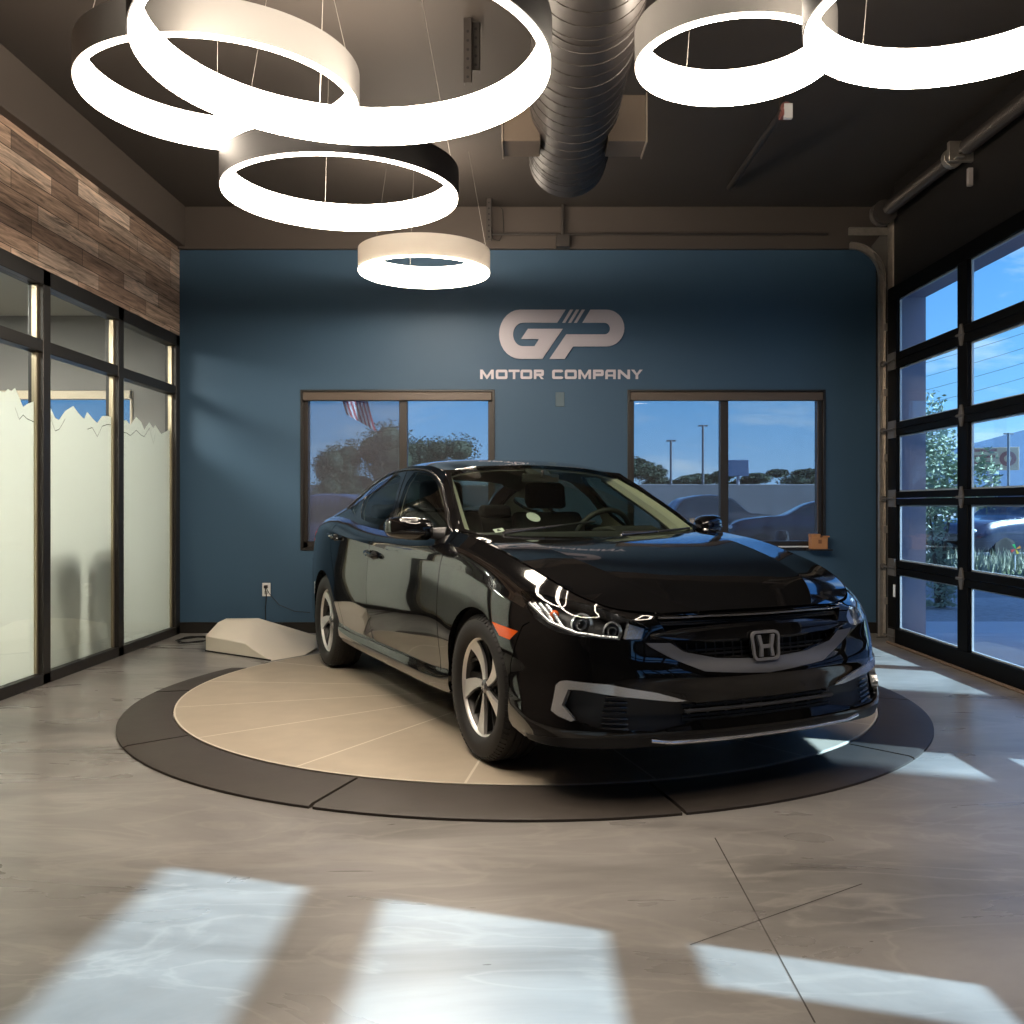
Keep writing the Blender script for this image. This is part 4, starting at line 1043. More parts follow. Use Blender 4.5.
# hinges at the stile by the second column, roller brackets at the edge
for z in (.642, 1.208, 1.776, 2.338):
    yc = dcols[0][0]-.075
    h = MB(); h.prism([(-.035, 0), (-.012, .075), (.012, .075), (.035, 0), (.012, -.075), (-.012, -.075)], DX-.012, DX-.001, lambda p, t: (t, yc+p[0], z+p[1])); h.tube([(DX-.016, yc-.05, z), (DX-.016, yc+.05, z)], .010, 8)
    h.build('center_hinge', DULLS, d1)
    for dz in (-.0,):
        r = MB(); r.box(DX-.014, DX-.002, 7.72, 7.86, z-.07, z+.07); r.tube([(DX-.03, 7.70, z), (DX-.03, 7.90, z)], .008, 8); r.lathe([(0, -.012), (.024, -.012), (.024, .012), (0, .012)], 14, Matrix.Translation((DX-.03, 7.925, z)) @ Matrix.Rotation(PI/2, 4, 'X'))
        r.build('roller_bracket', DULLS, d1)
r = MB(); r.box(DX-.014, DX-.002, 7.74, 7.86, .02, .13); r.tube([(DX-.03, 7.72, .075), (DX-.03, 7.9, .075)], .008, 8); r.build('bottom_bracket', DULLS, d1)
bs = MB(); bs.box(DX-.012, DX+.05, DY0+.02, DY1-.01, -.0005, .006); bs.tube([(DX-.010, DY0+.05, .012), (DX-.010, DY1-.02, .012)], .012, 8); bs.build('bottom_seal', pbr('brown_weather_seal', (.16, .11, .075), .6), d1)
lk = MB(); lk.box(DX-.008, DX-.001, 7.735, 7.765, .40, .50); lk.build('warning_tag', PLATE, d1)['label'] = 'small white tag'
# door track with its bend, flag bracket, spring shaft
trk = empty('door_track', (2.985, 7.93, 0)); tag(trk, 'galvanised steel vertical door track curving over at the top, right corner', 'door track')
def sub(o, root):   # keep world placement of geometry written in world coordinates
    o.parent = root; o.matrix_parent_inverse = Matrix.Translation(root.location).inverted(); return o
t = MB(); zc_ = 3.07; R_ = .27
path = [(3.02, .05), (3.02, 1.5), (3.02, zc_)]+[(3.02-R_+R_*math.cos(a), zc_+R_*math.sin(a)) for a in np.linspace(.12, PI/2, 12)]
prof = [(-.028, 0), (-.028, .022), (.028, .022), (.028, 0), (.024, 0), (.024, .018), (-.024, .018), (-.024, 0)]
o = len(t.v); m = len(path)
for i in range(m):
    a = Vector(path[max(i-1, 0)]); b_ = Vector(path[min(i+1, m-1)]); d = (b_-a).normalized(); nn = Vector((d.y, -d.x))
    for px, py in prof: t.v.append(Vector((path[i][0]+nn.x*px, 7.93+py*1.6, path[i][1]+nn.y*px)))
k = len(prof)
for i in range(m-1):
    for j in range(k): t.f.append((o+i*k+j, o+i*k+(j+1) % k, o+(i+1)*k+(j+1) % k, o+(i+1)*k+j))
sub(t.build('track_rail', GALV, None, smooth=True), trk)
a_ = MB(); a_.box(3.06, 3.108, 7.925, 7.93, .04, 3.55); a_.box(3.104, 3.109, 7.87, 7.93, .04, 3.55)
for z in (.35, .95, 1.55, 2.1, 2.65): a_.box(3.03, 3.07, 7.925, 7.935, z-.03, z+.03)
sub(a_.build('track_angle', GALV), trk)
a_ = MB(); a_.box(2.74, 3.10, 7.955, 7.96, 3.43, 3.49); a_.box(2.74, 3.10, 7.93, 7.96, 3.485, 3.49)
for k in range(9): a_.lathe([(0, 0), (.007, 0), (.007, .003), (0, .003)], 8, Matrix.Translation((2.76+k*.04, 7.954, 3.46)) @ Matrix.Rotation(PI/2, 4, 'X'))
sub(a_.build('top_angle', GALV), trk)
a_ = MB(); a_.prism([(3.07, 2.95), (3.07, 3.42), (3.0, 3.42), (2.93, 3.33), (3.04, 3.05)], 7.945, 7.952, lambda p, t: (p[0], t, p[1])); sub(a_.build('flag_bracket', pbr('dull_steel', (.20, .18, .16), .55, .6)), trk)
spg = empty('torsion_spring', (2.96, 7.9, 3.56)); tag(spg, 'dark coiled torsion spring shaft above the big door', 'spring')
SPR = pbr('oiled_spring_steel', (.075, .065, .06), .45, .6)
s_ = MB(); s_.tube([(2.99, 7.93, 3.58), (3.03, 3.6, 3.58)], .014, 10); sub(s_.build('shaft', SPR, None, smooth=True), spg)
s_ = MB()
def coil(mb, y0, y1, r, pitch, rw):
    n = int((y0-y1)/pitch*10); pts = []
    for i in range(n+1):
        t = i/n; y = y0+(y1-y0)*t; x = 2.99+.04*(7.93-y)/4.3; a = 2*PI*i/10
        pts.append((x+r*math.cos(a), y, 3.58+r*math.sin(a)))
    mb.tube(pts, rw, 5)
coil(s_, 7.72, 6.62, .046, .019, .0092); coil(s_, 6.40, 4.9, .046, .019, .0092); sub(s_.build('spring_coil', SPR, None, smooth=True), spg)
s_ = MB(); s_.lathe([(.0, -.05), (.10, -.05), (.10, -.038), (.078, -.03), (.082, .03), (.10, .038), (.10, .05), (0, .05)], 28, Matrix.Translation((2.99, 7.84, 3.58)) @ Matrix.Rotation(PI/2, 4, 'X')); sub(s_.build('cable_drum', pbr('dark_cast_drum', (.10, .088, .08), .5, .6), None, smooth=True), spg)
s_ = MB(); s_.box(2.93, 3.109, 6.49, 6.53, 3.52, 3.66); s_.box(2.96, 3.02, 6.44, 6.58, 3.53, 3.545); s_.lathe([(0, -.03), (.07, -.03), (.07, .03), (0, .03)], 16, Matrix.Translation((3.0, 6.60, 3.58)) @ Matrix.Rotation(PI/2, 4, 'X')); sub(s_.build('spring_anchor', GALV, None, bevel=.004), spg)
s_ = MB(); s_.box(3.03, 3.06, 6.42, 6.45, 3.33, 3.45); o = s_.build('hanging_tag', pbr('dull_paper_tag', (.42, .38, .36), .7)); sub(o, spg)['label'] = 'small paper tag hanging from the shaft'
# ------------------------------------------------------------------ back windows
def back_window(nm, W, mid, hazy_left, lab):
    x0, x1, z0, z1 = W; root = struct(empty(nm, (x0, YB, z0))); root['label'] = lab
    yf = YB+.02
    fr = MB(); t_ = .05
    fr.box(x0, x0+t_, yf, yf+.10, z0, z1); fr.box(x1-t_, x1, yf, yf+.10, z0, z1); fr.box(x0, x1, yf, yf+.10, z0, z0+t_+.02); fr.box(x0, x1, yf, yf+.10, z1-t_, z1); fr.box(mid-.036, mid+.036, yf-.002, yf+.09, z0, z1)
    sub(fr.build('window_frame', BRONZE, None, bevel=.004), root)
    ro = MB(); 
    for q in ((x0-.012, x0+.012, z0-.012, z1+.012), (x1-.012, x1+.012, z0-.012, z1+.012), (x0, x1, z0-.014, z0+.012), (x0, x1, z1-.008, z1+.012)): ro.box(q[0], q[1], YB-.012, YB+.02, q[2], q[3])
    sub(ro.build('window_trim', FRAME, None, bevel=.003), root)
    cs = MB(); cs.box(x0+.014, x1-.014, YB-.025, YB+.04, z1-.088, z1-.012); sub(cs.build('blind_cassette', CASSETTE, None, bevel=.006), root)
    for a, b_, h in ((x0+t_, mid-.036, hazy_left), (mid+.036, x1-t_, 0)):
        g = MB(); g.box(a, b_, yf+.06, yf+.066, z0+.07, z1-t_); sub(g.build('window_pane', GLASS), root)
        s_ = MB(); s_.box(a, b_, yf+.030, yf+.031, z0+.07, z1-.08); sub(s_.build('solar_screen', HSCREEN if h else SCREEN), root)
    return root
back_window('window_1', LW, -.27-(-.27+1.997)*.485+.02, True, 'bronze-framed sliding window behind the car roof, solar screen down')
back_window('window_2', RWN, .949+(2.709-.949)*.492, False, 'bronze-framed sliding window with solar screen right of the logo')
s_ = MB(); s_.box(2.30, 2.69, YB-.035, YB+.03, .775, .785); struct(s_.build('trim_window_sill', pbr('white_sill_strip', (.7, .7, .7), .4)))
s_ = MB(); s_.box(2.645, 2.655, YB-.01, YB+.005, .92, 2.09); o = struct(s_.build('trim_blind_guide', CASSETTE))
# ------------------------------------------------------------------ wall things
bx = empty('cardboard_box', (2.635, YB-.075, .762)); tag(bx, 'small brown cardboard box perched on the right window sill corner', 'box')
CARD = pbr('orange_cardboard', (.42, .19, .075), .7)
s_ = MB(); s_.box(-.075, .065, -.06, .05, .0, .105); s_.build('box_body', CARD, bx, bevel=.004)
s_ = MB(); s_.box(-.083, .0, -.065, .03, .1055, .135); s_.box(.02, .085, -.05, .05, .1055, .118); s_.build('box_flap', CARD, bx, bevel=.003)
s_ = MB(); s_.box(-.02, .01, -.0615, -.0602, .05, .085); s_.build('box_label', pbr('brown_label', (.20, .08, .03), .6), bx)
br_ = MB(); br_.box(2.54, 2.74, YB-.15, YB-.0125, .748, .7615); o = br_.build('sill_shelf', BRONZE, None, bevel=.002); struct(o)
X = (266.5-VX)/FPX*YB; Z = CAMH-(589.5-VY)/FPX*YB
ol = empty('wall_outlet', (X, YB-.001, Z)); tag(ol, 'white wall outlet with a black plug on the blue wall', 'outlet')
s_ = MB(); s_.box(-.037, .037, -.006, 0, -.06, .06); s_.build('cover_plate', PLATE, ol, bevel=.002)
s_ = MB(); s_.box(-.017, .017, -.008, -.0062, -.043, -.012); s_.box(-.017, .017, -.008, -.0062, .012, .043); s_.build('socket', pbr('grey_socket', (.5, .5, .5), .5), ol)
pc_ = empty('extension_lead', (X, YB-.01, Z+.026)); tag(pc_, 'thin black power cord hanging from the outlet to the floor', 'cable')
s_ = MB(); s_.cbox((0, -.018, 0), (.028, .03, .026)); s_.build('plug', BLKM, pc_, bevel=.003)
s_ = MB(); s_.tube([(0, -.03, -.01), (.01, -.03, -.08), (-.004, -.016, -.2), (.0, -.014, -.32), (-.03, -.02, -.36), (-.06, -.032, Z*-1+.008-.026), (-.25, -.04, -Z+.008-.026), (-.5, -.05, -Z+.008-.026)], .005, 6); s_.build('cable', BLKM, pc_, smooth=True)
s_ = MB(); s_.tube([(.01, -.034, -.01), (.035, -.028, -.06), (.12, -.02, -.16), (.26, -.018, -.22), (.40, -.018, -.23)], .003, 6); s_.build('thin_lead', BLKM, pc_, smooth=True)
cl = MB(); P0 = on_floor(193.5, 641); pts = []
for k in range(46):
    a = k*.36; r = .11+.012*math.sin(k*1.7); pts.append((P0.x+r*math.cos(a)*1.1, P0.y+r*math.sin(a)*1.6, .006+.00028*k))
cl.tube(pts, .0045, 6); tag(cl.build('coiled_cable', BLKM, None, smooth=True), 'small loop of black cable lying beside the beige cover', 'cable')
X = (560-VX)/FPX*YB; Z = CAMH-(399.5-VY)/FPX*YB
s_ = MB(); s_.box(X-.04, X+.04, YB-.007, YB-.0005, Z-.065, Z+.065); sw_ = s_.build('wall_plate', pbr('blue_grey_plate', (.055, .10, .13), .4), None, bevel=.003); tag(sw_, 'blank blue-grey wall plate below the lettering', 'wall plate')
# ------------------------------------------------------------------ sign on the back wall
sg = empty('wall_sign', ((562-VX)/FPX*YB, YB, CAMH-(334-VY)/FPX*YB)); tag(sg, 'pale silver company logo and lettering on the blue wall', 'sign')
def zw(p):   # reading of the sign -> wall metres
    px, py = 470+p[0]/5.389, 290+p[1]/5.389
    return ((px-VX)/FPX*YB, CAMH-(py-VY)/FPX*YB)
def arcp(cx, cy, rx, ry, a0, a1, n=14): return [(cx+rx*math.cos(math.radians(a0+(a1-a0)*k/n)), cy-ry*math.sin(math.radians(a0+(a1-a0)*k/n))) for k in range(n+1)]
Gp = [(515, 107)]+arcp(270, 239.5, 113, 132.5, 90, 270)+[(390, 372), (500, 210), (312, 210), (275, 265), (372, 265), (347, 304)]+arcp(285, 240.5, 53, 63.5, 270, 90)+[(470, 177)]
Pp = [(648, 107)]+arcp(735, 206, 96, 99, 90, -90, 16)+[(555, 305), (510, 372), (428, 372), (518, 240)]+arcp(725, 208.5, 29, 31.5, -90, 90, 10)+[(605, 177)]
lg_ = MB()
def plate(mb, pts, t=.012): mb.prism([zw(p) for p in pts], YB-.0005, YB-t, lambda q, tt: (q[0], tt, q[1]))
plate(lg_, Gp); plate(lg_, Pp)
for a in (539, 571, 602): plate(lg_, [(a, 107), (a+17, 107), (a-26, 177), (a-42, 177)])
sub(lg_.build('logo_letters', SILVER), sg)
def letter(ch, x0, x1, y0, y1, mb):
    cnt = [0]
    w_, h_ = x1-x0, y1-y0; s_ = min(w_*.30, 13.5)
    def q(pts, new=True):
        cnt[0] += new; plate(mb, [(x0+a, y1-b) for a, b in pts], .007+.0012*cnt[0])
    def ring(xa, xb, ya, yb, r, gap=None):
        O = []; I = []
        def rr(xa, xb, ya, yb, r, n=4):
            o = []
            for cx, cy, a0 in ((xb-r, yb-r, 0), (xa+r, yb-r, 90), (xa+r, ya+r, 180), (xb-r, ya+r, 270)):
                for k in range(n+1):
                    a = math.radians(a0+90*k/n); o.append((cx+r*math.cos(a), cy+r*math.sin(a)))
            return o
        O = rr(xa, xb, ya, yb, r); I = rr(xa+s_, xb-s_, ya+s_, yb-s_, max(r-s_, 2)); n = len(O)
        for k in range(n):
            k2 = (k+1) % n
            mx_, my_ = (O[k][0]+O[k2][0])/2, (O[k][1]+O[k2][1])/2
            if gap and gap(mx_, my_): continue
            q([O[k], O[k2], I[k2], I[k]], k == 0)
    hs = s_*.9
    if ch == 'M': q([(0, 0), (s_, 0), (s_, h_*.62), (w_/2-2, 0), (w_/2+2, 0), (w_-s_, h_*.62), (w_-s_, 0), (w_, 0), (w_, h_), (w_-s_, h_), (w_/2, h_*.36), (s_, h_), (0, h_)])
    elif ch == 'O': ring(0, w_, 0, h_, 10)
    elif ch == 'C':
        ring(0, w_, 0, h_, 10, lambda a, b: a > w_-3 and h_*.3 < b < h_*.7)
    elif ch == 'T': q([(0, h_), (0, h_-hs), (w_/2-s_/2, h_-hs), (w_/2-s_/2, 0), (w_/2+s_/2, 0), (w_/2+s_/2, h_-hs), (w_, h_-hs), (w_, h_)])
    elif ch in 'RP':
        q([(0, 0), (s_, 0), (s_, h_), (0, h_)]); ring(0, w_, h_*.32, h_, 9, None)
        if ch == 'R': q([(w_*.5, h_*.36), (w_*.66, h_*.36), (w_, 0), (w_-s_*1.15, 0)])
    elif ch == 'A':
        q([(0, 0), (s_, 0), (s_, h_*.94), (0, h_*.82)]); q([(w_-s_, 0), (w_, 0), (w_, h_*.98), (w_-s_, h_*.98)]); q([(0, h_*.80), (7, h_), (w_, h_), (w_, h_-hs), (s_, h_-hs)]); q([(s_, h_*.28), (w_-s_, h_*.28), (w_-s_, h_*.28+hs*.8), (s_, h_*.28+hs*.8)])
    elif ch == 'N': q([(0, 0), (s_, 0), (s_, h_*.66), (w_-s_, 0), (w_, 0), (w_, h_), (w_-s_, h_), (w_-s_, h_*.34), (s_, h_), (0, h_)])
    elif ch == 'Y': q([(w_/2-s_/2, 0), (w_/2+s_/2, 0), (w_/2+s_/2, h_*.42), (w_, h_), (w_-s_*1.25, h_), (w_/2, h_*.6), (s_*1.25, h_), (0, h_), (w_/2-s_/2, h_*.42)])
LET = pbr('pale_lettering', (.49, .465, .515), .45, .1)
for word in ((('M', 55, 128), ('O', 139, 202), ('T', 208, 267), ('O', 272, 335), ('R', 344, 398)), (('C', 443, 502), ('O', 511, 575), ('M', 584, 652), ('P', 663, 720), ('A', 729, 785), ('N', 797, 862), ('Y', 868, 930))):
    lt = MB()
    for ch, a, b_ in word: letter(ch, a, b_, 430, 480, lt)
    sub(lt.build('wall_lettering', LET, None, fix=False), sg)
# ------------------------------------------------------------------ turntable
ZD = .024
tt = empty('turntable', (.012, 5.85, 0)); tag(tt, 'round tan display turntable with brown ramp ring under the black car', 'turntable')
s_ = MB(); s_.lathe([(0, .0), (2.045, .0), (2.045, ZD-.002), (2.043, ZD), (0, ZD)], 160); s_.build('platform', DECKM, tt)
s_ = MB()
for k in range(16):
    a = math.radians(152.5+22.1*k) if k < 7 else math.radians(152.5+22.1*6+22.72*(k-6))
    d = Vector((math.cos(a), math.sin(a), 0)); nrm = Vector((-d.y, d.x, 0))*.0055; z = Vector((0, 0, ZD+.0005))
    s_.add([d*.25-nrm+z, d*2.044-nrm+z, d*2.044+nrm+z, d*.25+nrm+z], [(0, 1, 2, 3)])
s_.build('panel_seams', SEAM, tt)['label'] = 'pale radial seam lines'
s_ = MB(); s_.lathe([(2.036, ZD+.0003), (2.046, ZD+.0003), (2.046, ZD-.004)], 160); s_.build('edge_trim', SEAM, tt)
# ring segments: hole about the platform, outer edge a little nearer the camera
def seg(a0, a1):
    m_ = MB(); n = 26; o = 0
    for i in range(n+1):
        a = math.radians(a0+(a1-a0)*i/n); d = Vector((math.cos(a), math.sin(a), 0))
        I = d*2.051
        # outer circle centre (-.02,-.13) r 2.29 along direction d from platform centre
        c_ = Vector((-.005, -.165, 0)); bq = d.dot(c_); R = bq+math.sqrt(max(bq*bq-c_.dot(c_)+2.262**2, 0)); O = d*R
        m_.v += [I, O, O+Vector((0, 0, .010)), O-d*.02+Vector((0, 0, .016)), I+d*.012+Vector((0, 0, ZD-.001)), I+Vector((0, 0, ZD-.006))]
    for i in range(n):
        for k in range(6):
            k2 = (k+1) % 6; m_.f.append((i*6+k, i*6+k2, (i+1)*6+k2, (i+1)*6+k))
    m_.f.append(tuple(range(6))); m_.f.append(tuple(n*6+k for k in range(6)))
    m_.build('ramp_segment', RIMM, tt, smooth=True)
for a0, a1 in ((160, 182.6), (183, 216.3), (216.7, 250), (250.4, 283.8), (284.2, 317.5), (317.9, 351.2), (351.6, 385), (385.4, 419), (419.4, 452), (452.4, 476)): seg(a0, a1)
# ------------------------------------------------------------------ beige motor cover
cv = empty('motor_cover', on_floor(262, 655)); tag(cv, 'beige moulded drive cover on the floor beside the turntable, against the back wall', 'cover')
def fl(px, py, z=0.): p = on_floor(px, py, z); return p-cv.location
def atz(px, py, ref):   # height of a point standing above floor pixel depth ref
    Y = FPX*CAMH/(ref-VY); p = at(px, py, Y); return p-cv.location
def ap_(px, py, Y): return at(px, py, Y)-cv.location
B = [fl(205.7, 651.3), fl(271, 661), fl(306, 655), fl(318, 650), fl(316, 640.5), fl(219, 637.5)]
up = lambda p, h: p+Vector((0, 0, h))
vs = B+[ap_(205.7, 635.7, 7.44), ap_(245.7, 643.5, 7.16), ap_(251.5, 648.2, 7.10), ap_(305.5, 653.6, 7.27), ap_(317, 647.4, 7.43), up(B[4], .045), up(B[5], .12),
        ap_(218.4, 622, 7.55), ap_(249.6, 620, 7.62), ap_(267, 621, 7.70), ap_(258, 618, 7.95), ap_(226, 618.5, 7.90), ap_(282.8, 647.4, 7.30), ap_(295.5, 638.6, 7.75)]
m_ = MB(); m_.v = [Vector(v) for v in vs]
s0, s2, s3, s4, s5, q1, q0, h0, h2, h3, h4, h5, hb, hc = range(6, 20)
m_.f = [(0, 1, s3, s2, s0), (1, 2, s4, s3), (2, 3, s5, s4), (3, 4, q1, s5), (4, 5, q0, q1), (5, 0, s0, q0), (0, 5, 4, 3, 2, 1),
        (s0, s2, h2, h0), (s2, s3, hb), (s2, hb, h3, h2), (hb, hc, h3), (s3, s4, s5, hb), (hb, s5, q1, hc), (s0, h0, h5, q0), (h0, h2, h3, h4, h5), (h4, h3, hc), (q0, h5, h4, hc, q1)]
m_.build('cover_shell', BEIGE, cv, bevel=.018, seg=3)
d_ = (B[1]-B[0]).normalized(); n_ = Vector((d_.y, -d_.x, 0))*.006; s_ = MB(); s_.prism([0, 1, 2, 3], .001, .011, lambda k, t: (B[0]+Vector((0, 0, t)), B[1]+Vector((0, 0, t)), B[1]+n_+Vector((0, 0, t)), B[0]+n_+Vector((0, 0, t)))[k]); s_.build('base_gasket', BLKM, cv)
# ------------------------------------------------------------------ ring pendants
GLOWM = glow('warm_lamp_diffuser', (1.0, .855, .69), 45.0)
RWHITE = pbr('white_lamp_housing', (.85, .82, .78), .5); RSILVER = pbr('silver_lamp_housing', (.24, .23, .22), .5, 0, 0, .25); RBLACK = pbr('black_lamp_housing', (.010, .009, .009), .5, 0, 0, .12); RIMW = pbr('cream_lamp_edge', (.55, .46, .36), .5)
def node_opal():
    m, nt, out = new_mat('opal_lamp_housing'); N = nt.nodes; L = nt.links
    d = N.new('ShaderNodeBsdfDiffuse'); d.inputs[0].default_value = (.85, .82, .78, 1); t = N.new('ShaderNodeBsdfTranslucent'); t.inputs[0].default_value = (.9, .85, .78, 1)
    mx = N.new('ShaderNodeMixShader'); mx.inputs[0].default_value = .12; L.new(d.outputs[0], mx.inputs[1]); L.new(t.outputs[0], mx.inputs[2]); L.new(mx.outputs[0], out.inputs[0]); return m
RWHITE = node_opal()
CABLE = pbr('steel_wire', (.45, .42, .38), .4, .8)
def ring(cx, Yc, h, R, hb, black, label, tilt=(0, 0)):
    root = empty('ring_pendant', (cx, Yc, h)); root.rotation_euler = (tilt[0], tilt[1], 0)
    tag(root, label, 'pendant lamp', 'ring pendant lamps')
    t_ = .042
    b_ = MB(); b_.lathe([(R-t_+.008, .004), (R-t_+.008, hb), (R, hb), (R, .0), (R-.012, -.0005), (R-.012, .006), (R-t_+.008, .006)], 96); b_.build('lamp_housing', {0: RWHITE, 1: RBLACK, 2: RSILVER}[int(black)], root, smooth=True)
    b_ = MB(); b_.lathe([(R-.0125, .005), (R-.006, -.001), (R-.006, -.010), (R-.012, -.013), (R-t_+.010, -.008), (R-t_+.004, .0), (R-t_, .012), (R-t_-.003, hb*.5), (R-t_, hb-.008), (R-t_+.007, hb-.004)], 96); b_.build('lamp_diffuser', GLOWM, root, smooth=True)
    for k in range(3):
        a = PI/2+2*PI*k/3+.35; x, y = math.cos(a)*(R-.02), math.sin(a)*(R-.02)
        w_ = MB(); w_.tube([(x, y, hb), (x*.72, y*.72, ZC-h-.003)], .0016, 5); w_.build('suspension_wire', CABLE, root)
    return root
ring(-.645, 3.46, 2.765, .75, .15, True, 'largest ring pendant, black outside, top left nearest the camera')
ring(-1.362, 4.26, 2.984, .613, .15, 2, 'large silvery-white ring pendant partly behind the biggest ring, far left')
ring(-.96, 4.98, 2.788, .617, .14, True, 'black-sided ring pendant hanging below the two big left rings')
ring(-.755, 7.19, 2.928, .50, .16, False, 'smallest white ring pendant, lowest, hanging before the blue wall')
ring(.87, 3.90, 2.98, .408, .145, 2, 'silvery-white ring pendant just right of the ceiling duct')
ring(1.416, 3.03, 2.717, .50, .13, True, 'black-edged ring pendant cut off by the top right corner')
# ------------------------------------------------------------------ duct
DXc, DZ, DR, DYe = .285, 3.39, .25, 6.1
du = empty('air_duct', (DXc, DYe, DZ)); tag(du, 'large dark round spiral duct running under the ceiling', 'duct')
s_ = MB(); s_.tube([(0, 0, 0), (0, YF-DYe+.02, 0)], DR, 48); s_.build('duct_tube', DUCT, du, smooth=True)
s_ = MB(); pts = []
n = 30*46
for k in range(n):
    a = 2*PI*k/30; pts.append((DR*1.001*math.cos(a), -.02-.115*k/30, DR*1.001*math.sin(a)))
s_.tube(pts, .0042, 4); s_.build('spiral_seam', DUCT, du, smooth=True)
for sx in (1, -1):
    g = MB(); x0, x1 = sx*.19, sx*.40
    g.box(min(x0, x1), max(x0, x1), -.82, -.58, -.20, .06); go = g.build('duct_outlet', pbr('outlet_black', (.13, .098, .072), .6) if 'outlet_black' not in MATS else MATS['outlet_black'], du, bevel=.004)
    g = MB()
    g.box(min(sx*.401, sx*.408), max(sx*.401, sx*.408), -.83, -.57, -.21, .07); g.build('outlet_face', pbr('outlet_rim', (.30, .25, .20), .5) if 'outlet_rim' not in MATS else MATS['outlet_rim'], go)
for y in (-.25, -2.0):
    g = MB(); g.tube([(.0, y, DR), (0, y, ZC-DZ-.002)], .006, 6); g.lathe([(DR+.002, -.012), (DR+.004, -.012), (DR+.004, .012), (DR+.002, .012)], 40, Matrix.Translation((0, y, 0)) @ Matrix.Rotation(PI/2, 4, 'X'), closed=True); g.build('duct_hanger', DUCT, du)
g = MB(); g.box(-.01, .01, .001, .012, -.6+.60, .02); 
# strut channels and small ceiling gear
def strut(px, py0, py1, Y, lab, wd=.045):
    p = at(px, py1, Y); top_ = ZC-.001
    r_ = empty('strut_hanger', (p.x, Y, p.z)); tag(r_, lab, 'hanger')
    m_ = MB(); m_.box(-wd/2, wd/2, -.02, -.017, 0, top_-p.z); m_.box(-wd/2, -wd/2+.003, -.02, .02, 0, top_-p.z); m_.box(wd/2-.003, wd/2, -.02, .02, 0, top_-p.z); m_.build('strut_channel', DUCT, r_)
    h_ = MB(); k = 0; z = .03
    while z < top_-p.z-.03: h_.lathe([(0, -.0215), (.008, -.0215), (.008, -.0202)], 8, Matrix.Translation((0, 0, z)) @ Matrix.Rotation(0, 4, 'X') if False else Matrix.Translation((0, -.0, z)) @ Matrix.Rotation(PI/2, 4, 'X') @ Matrix.Scale(-1, 4, (0, 0, 1))); z += .05
    h_.build('slot_holes', VOID, r_)
    return r_
strut(468, 8, 84, 5.2, 'slotted dark strut dropping from the ceiling left of the duct')
strut(476, 20, 72, 5.25, 'shorter slotted strut beside the longer one left of the duct')
SH = strut(489, 185, 241, 8.25, 'small dark bracket hanging by the back beam left of the duct')
cb = MB(); p = at(496, 232, 8.445); cb.tube([(p.x-.04, p.y, p.z+.05), (p.x-.03, p.y, p.z-.06), (p.x+.03, p.y, p.z-.08), (p.x+.07, p.y, p.z), (p.x+.06, p.y, p.z+.2), (p.x+.03, p.y, ZC)], .004, 6); sub(cb.build('wire_loop', BLKM, None, smooth=True), SH)
p = at(563, 243, 8.38); r_ = empty('ceiling_conduit', (p.x, 8.40, p.z)); tag(r_, 'thin dark conduit along the back beam with a small box', 'conduit')
m_ = MB(); m_.tube([(0, 0, .08), (0, 0, ZC-p.z)], .016, 8); m_.build('conduit_pipe', DUCT, r_, smooth=True); m_ = MB(); m_.box(-.06, .06, -.02, .0495, -.03, .08); m_.build('junction_box', DUCT, r_, bevel=.004)
m_ = MB(); z = at(700, 234, 8.42).z; m_.tube([(-.30, 8.42, z), (2.72, 8.42, z)], .012, 8); sub(m_.build('conduit_run', DUCT, None, smooth=True), r_)
sp_ = empty('sprinkler_branch', (1.6, 6.6, 3.6)); tag(sp_, 'dark sprinkler branch pipe with red-capped head under the ceiling', 'pipe')
a, b_ = at(782, 112, 5.9), at(729, 188, 7.9); m_ = MB(); m_.tube([a, b_], .022, 10); sub(m_.build('branch_pipe', DUCT, None, smooth=True), sp_)
m_ = MB(); m_.tube([a, (a.x, a.y, ZC-.004)], .02, 10); m_.tube([b_, (b_.x, b_.y, ZC-.004)], .018, 10); sub(m_.build('riser_pipe', DUCT, None, smooth=True), sp_)
m_ = MB(); m_.ball(a+Vector((.02, -.02, .02)), .035); m_.box(a.x-.015, a.x+.055, a.y-.05, a.y+.03, a.z-.04, a.z+.0); o = sub(m_.build('sprinkler_cap', pbr('dull_red_cap', (.28, .10, .085), .5), None, bevel=.004), sp_); o['label'] = 'dull red cap'
m_ = MB(); m_.box(a.x+.0, a.x+.05, a.y-.06, a.y-.03, a.z-.06, a.z+.03); sub(m_.build('hang_tag', PLATE), sp_)
# ------------------------------------------------------------------ office behind the glazing
OX0 = -7.2
f = MB(); f.box(OX0, XL-.1, -1.0, YB+.1, -.15, 0); struct(f.build('floor_office', pbr('office_carpet', (.17, .155, .13), .9)))
f = MB(); f.box(OX0, XL-.1, -1.0, YB, 2.86, 2.95); struct(f.build('ceiling_office', OFFC))
f = MB()
OW = (-6.4, -3.52, .758, 2.182)
for q in wall_holes(f, OX0, XL-.0, 0, 2.95, [OW]): f.box(q[0], q[1], YB, YB+.15, q[2], q[3])
struct(f.build('wall_office_back', OFFW))
f = MB(); f.box(OX0-.1, OX0, -1, YB+.1, 0, 2.95); struct(f.build('wall_office_left', OFFW)); f = MB(); f.box(OX0, XL-.1, -1.1, -1.0, 0, 2.95); struct(f.build('wall_office_front', OFFW))
f = MB(); 
for q in ((OW[0], OW[1], OW[3]-.075, OW[3]), (OW[0], OW[1], OW[2], OW[2]+.06), (OW[0], OW[0]+.05, OW[2], OW[3]), (OW[1]-.02, OW[1], OW[2], OW[3]), (-4.62, -4.56, OW[2], OW[3])): f.box(q[0], q[1], YB-.02, YB+.06, q[2], q[3])
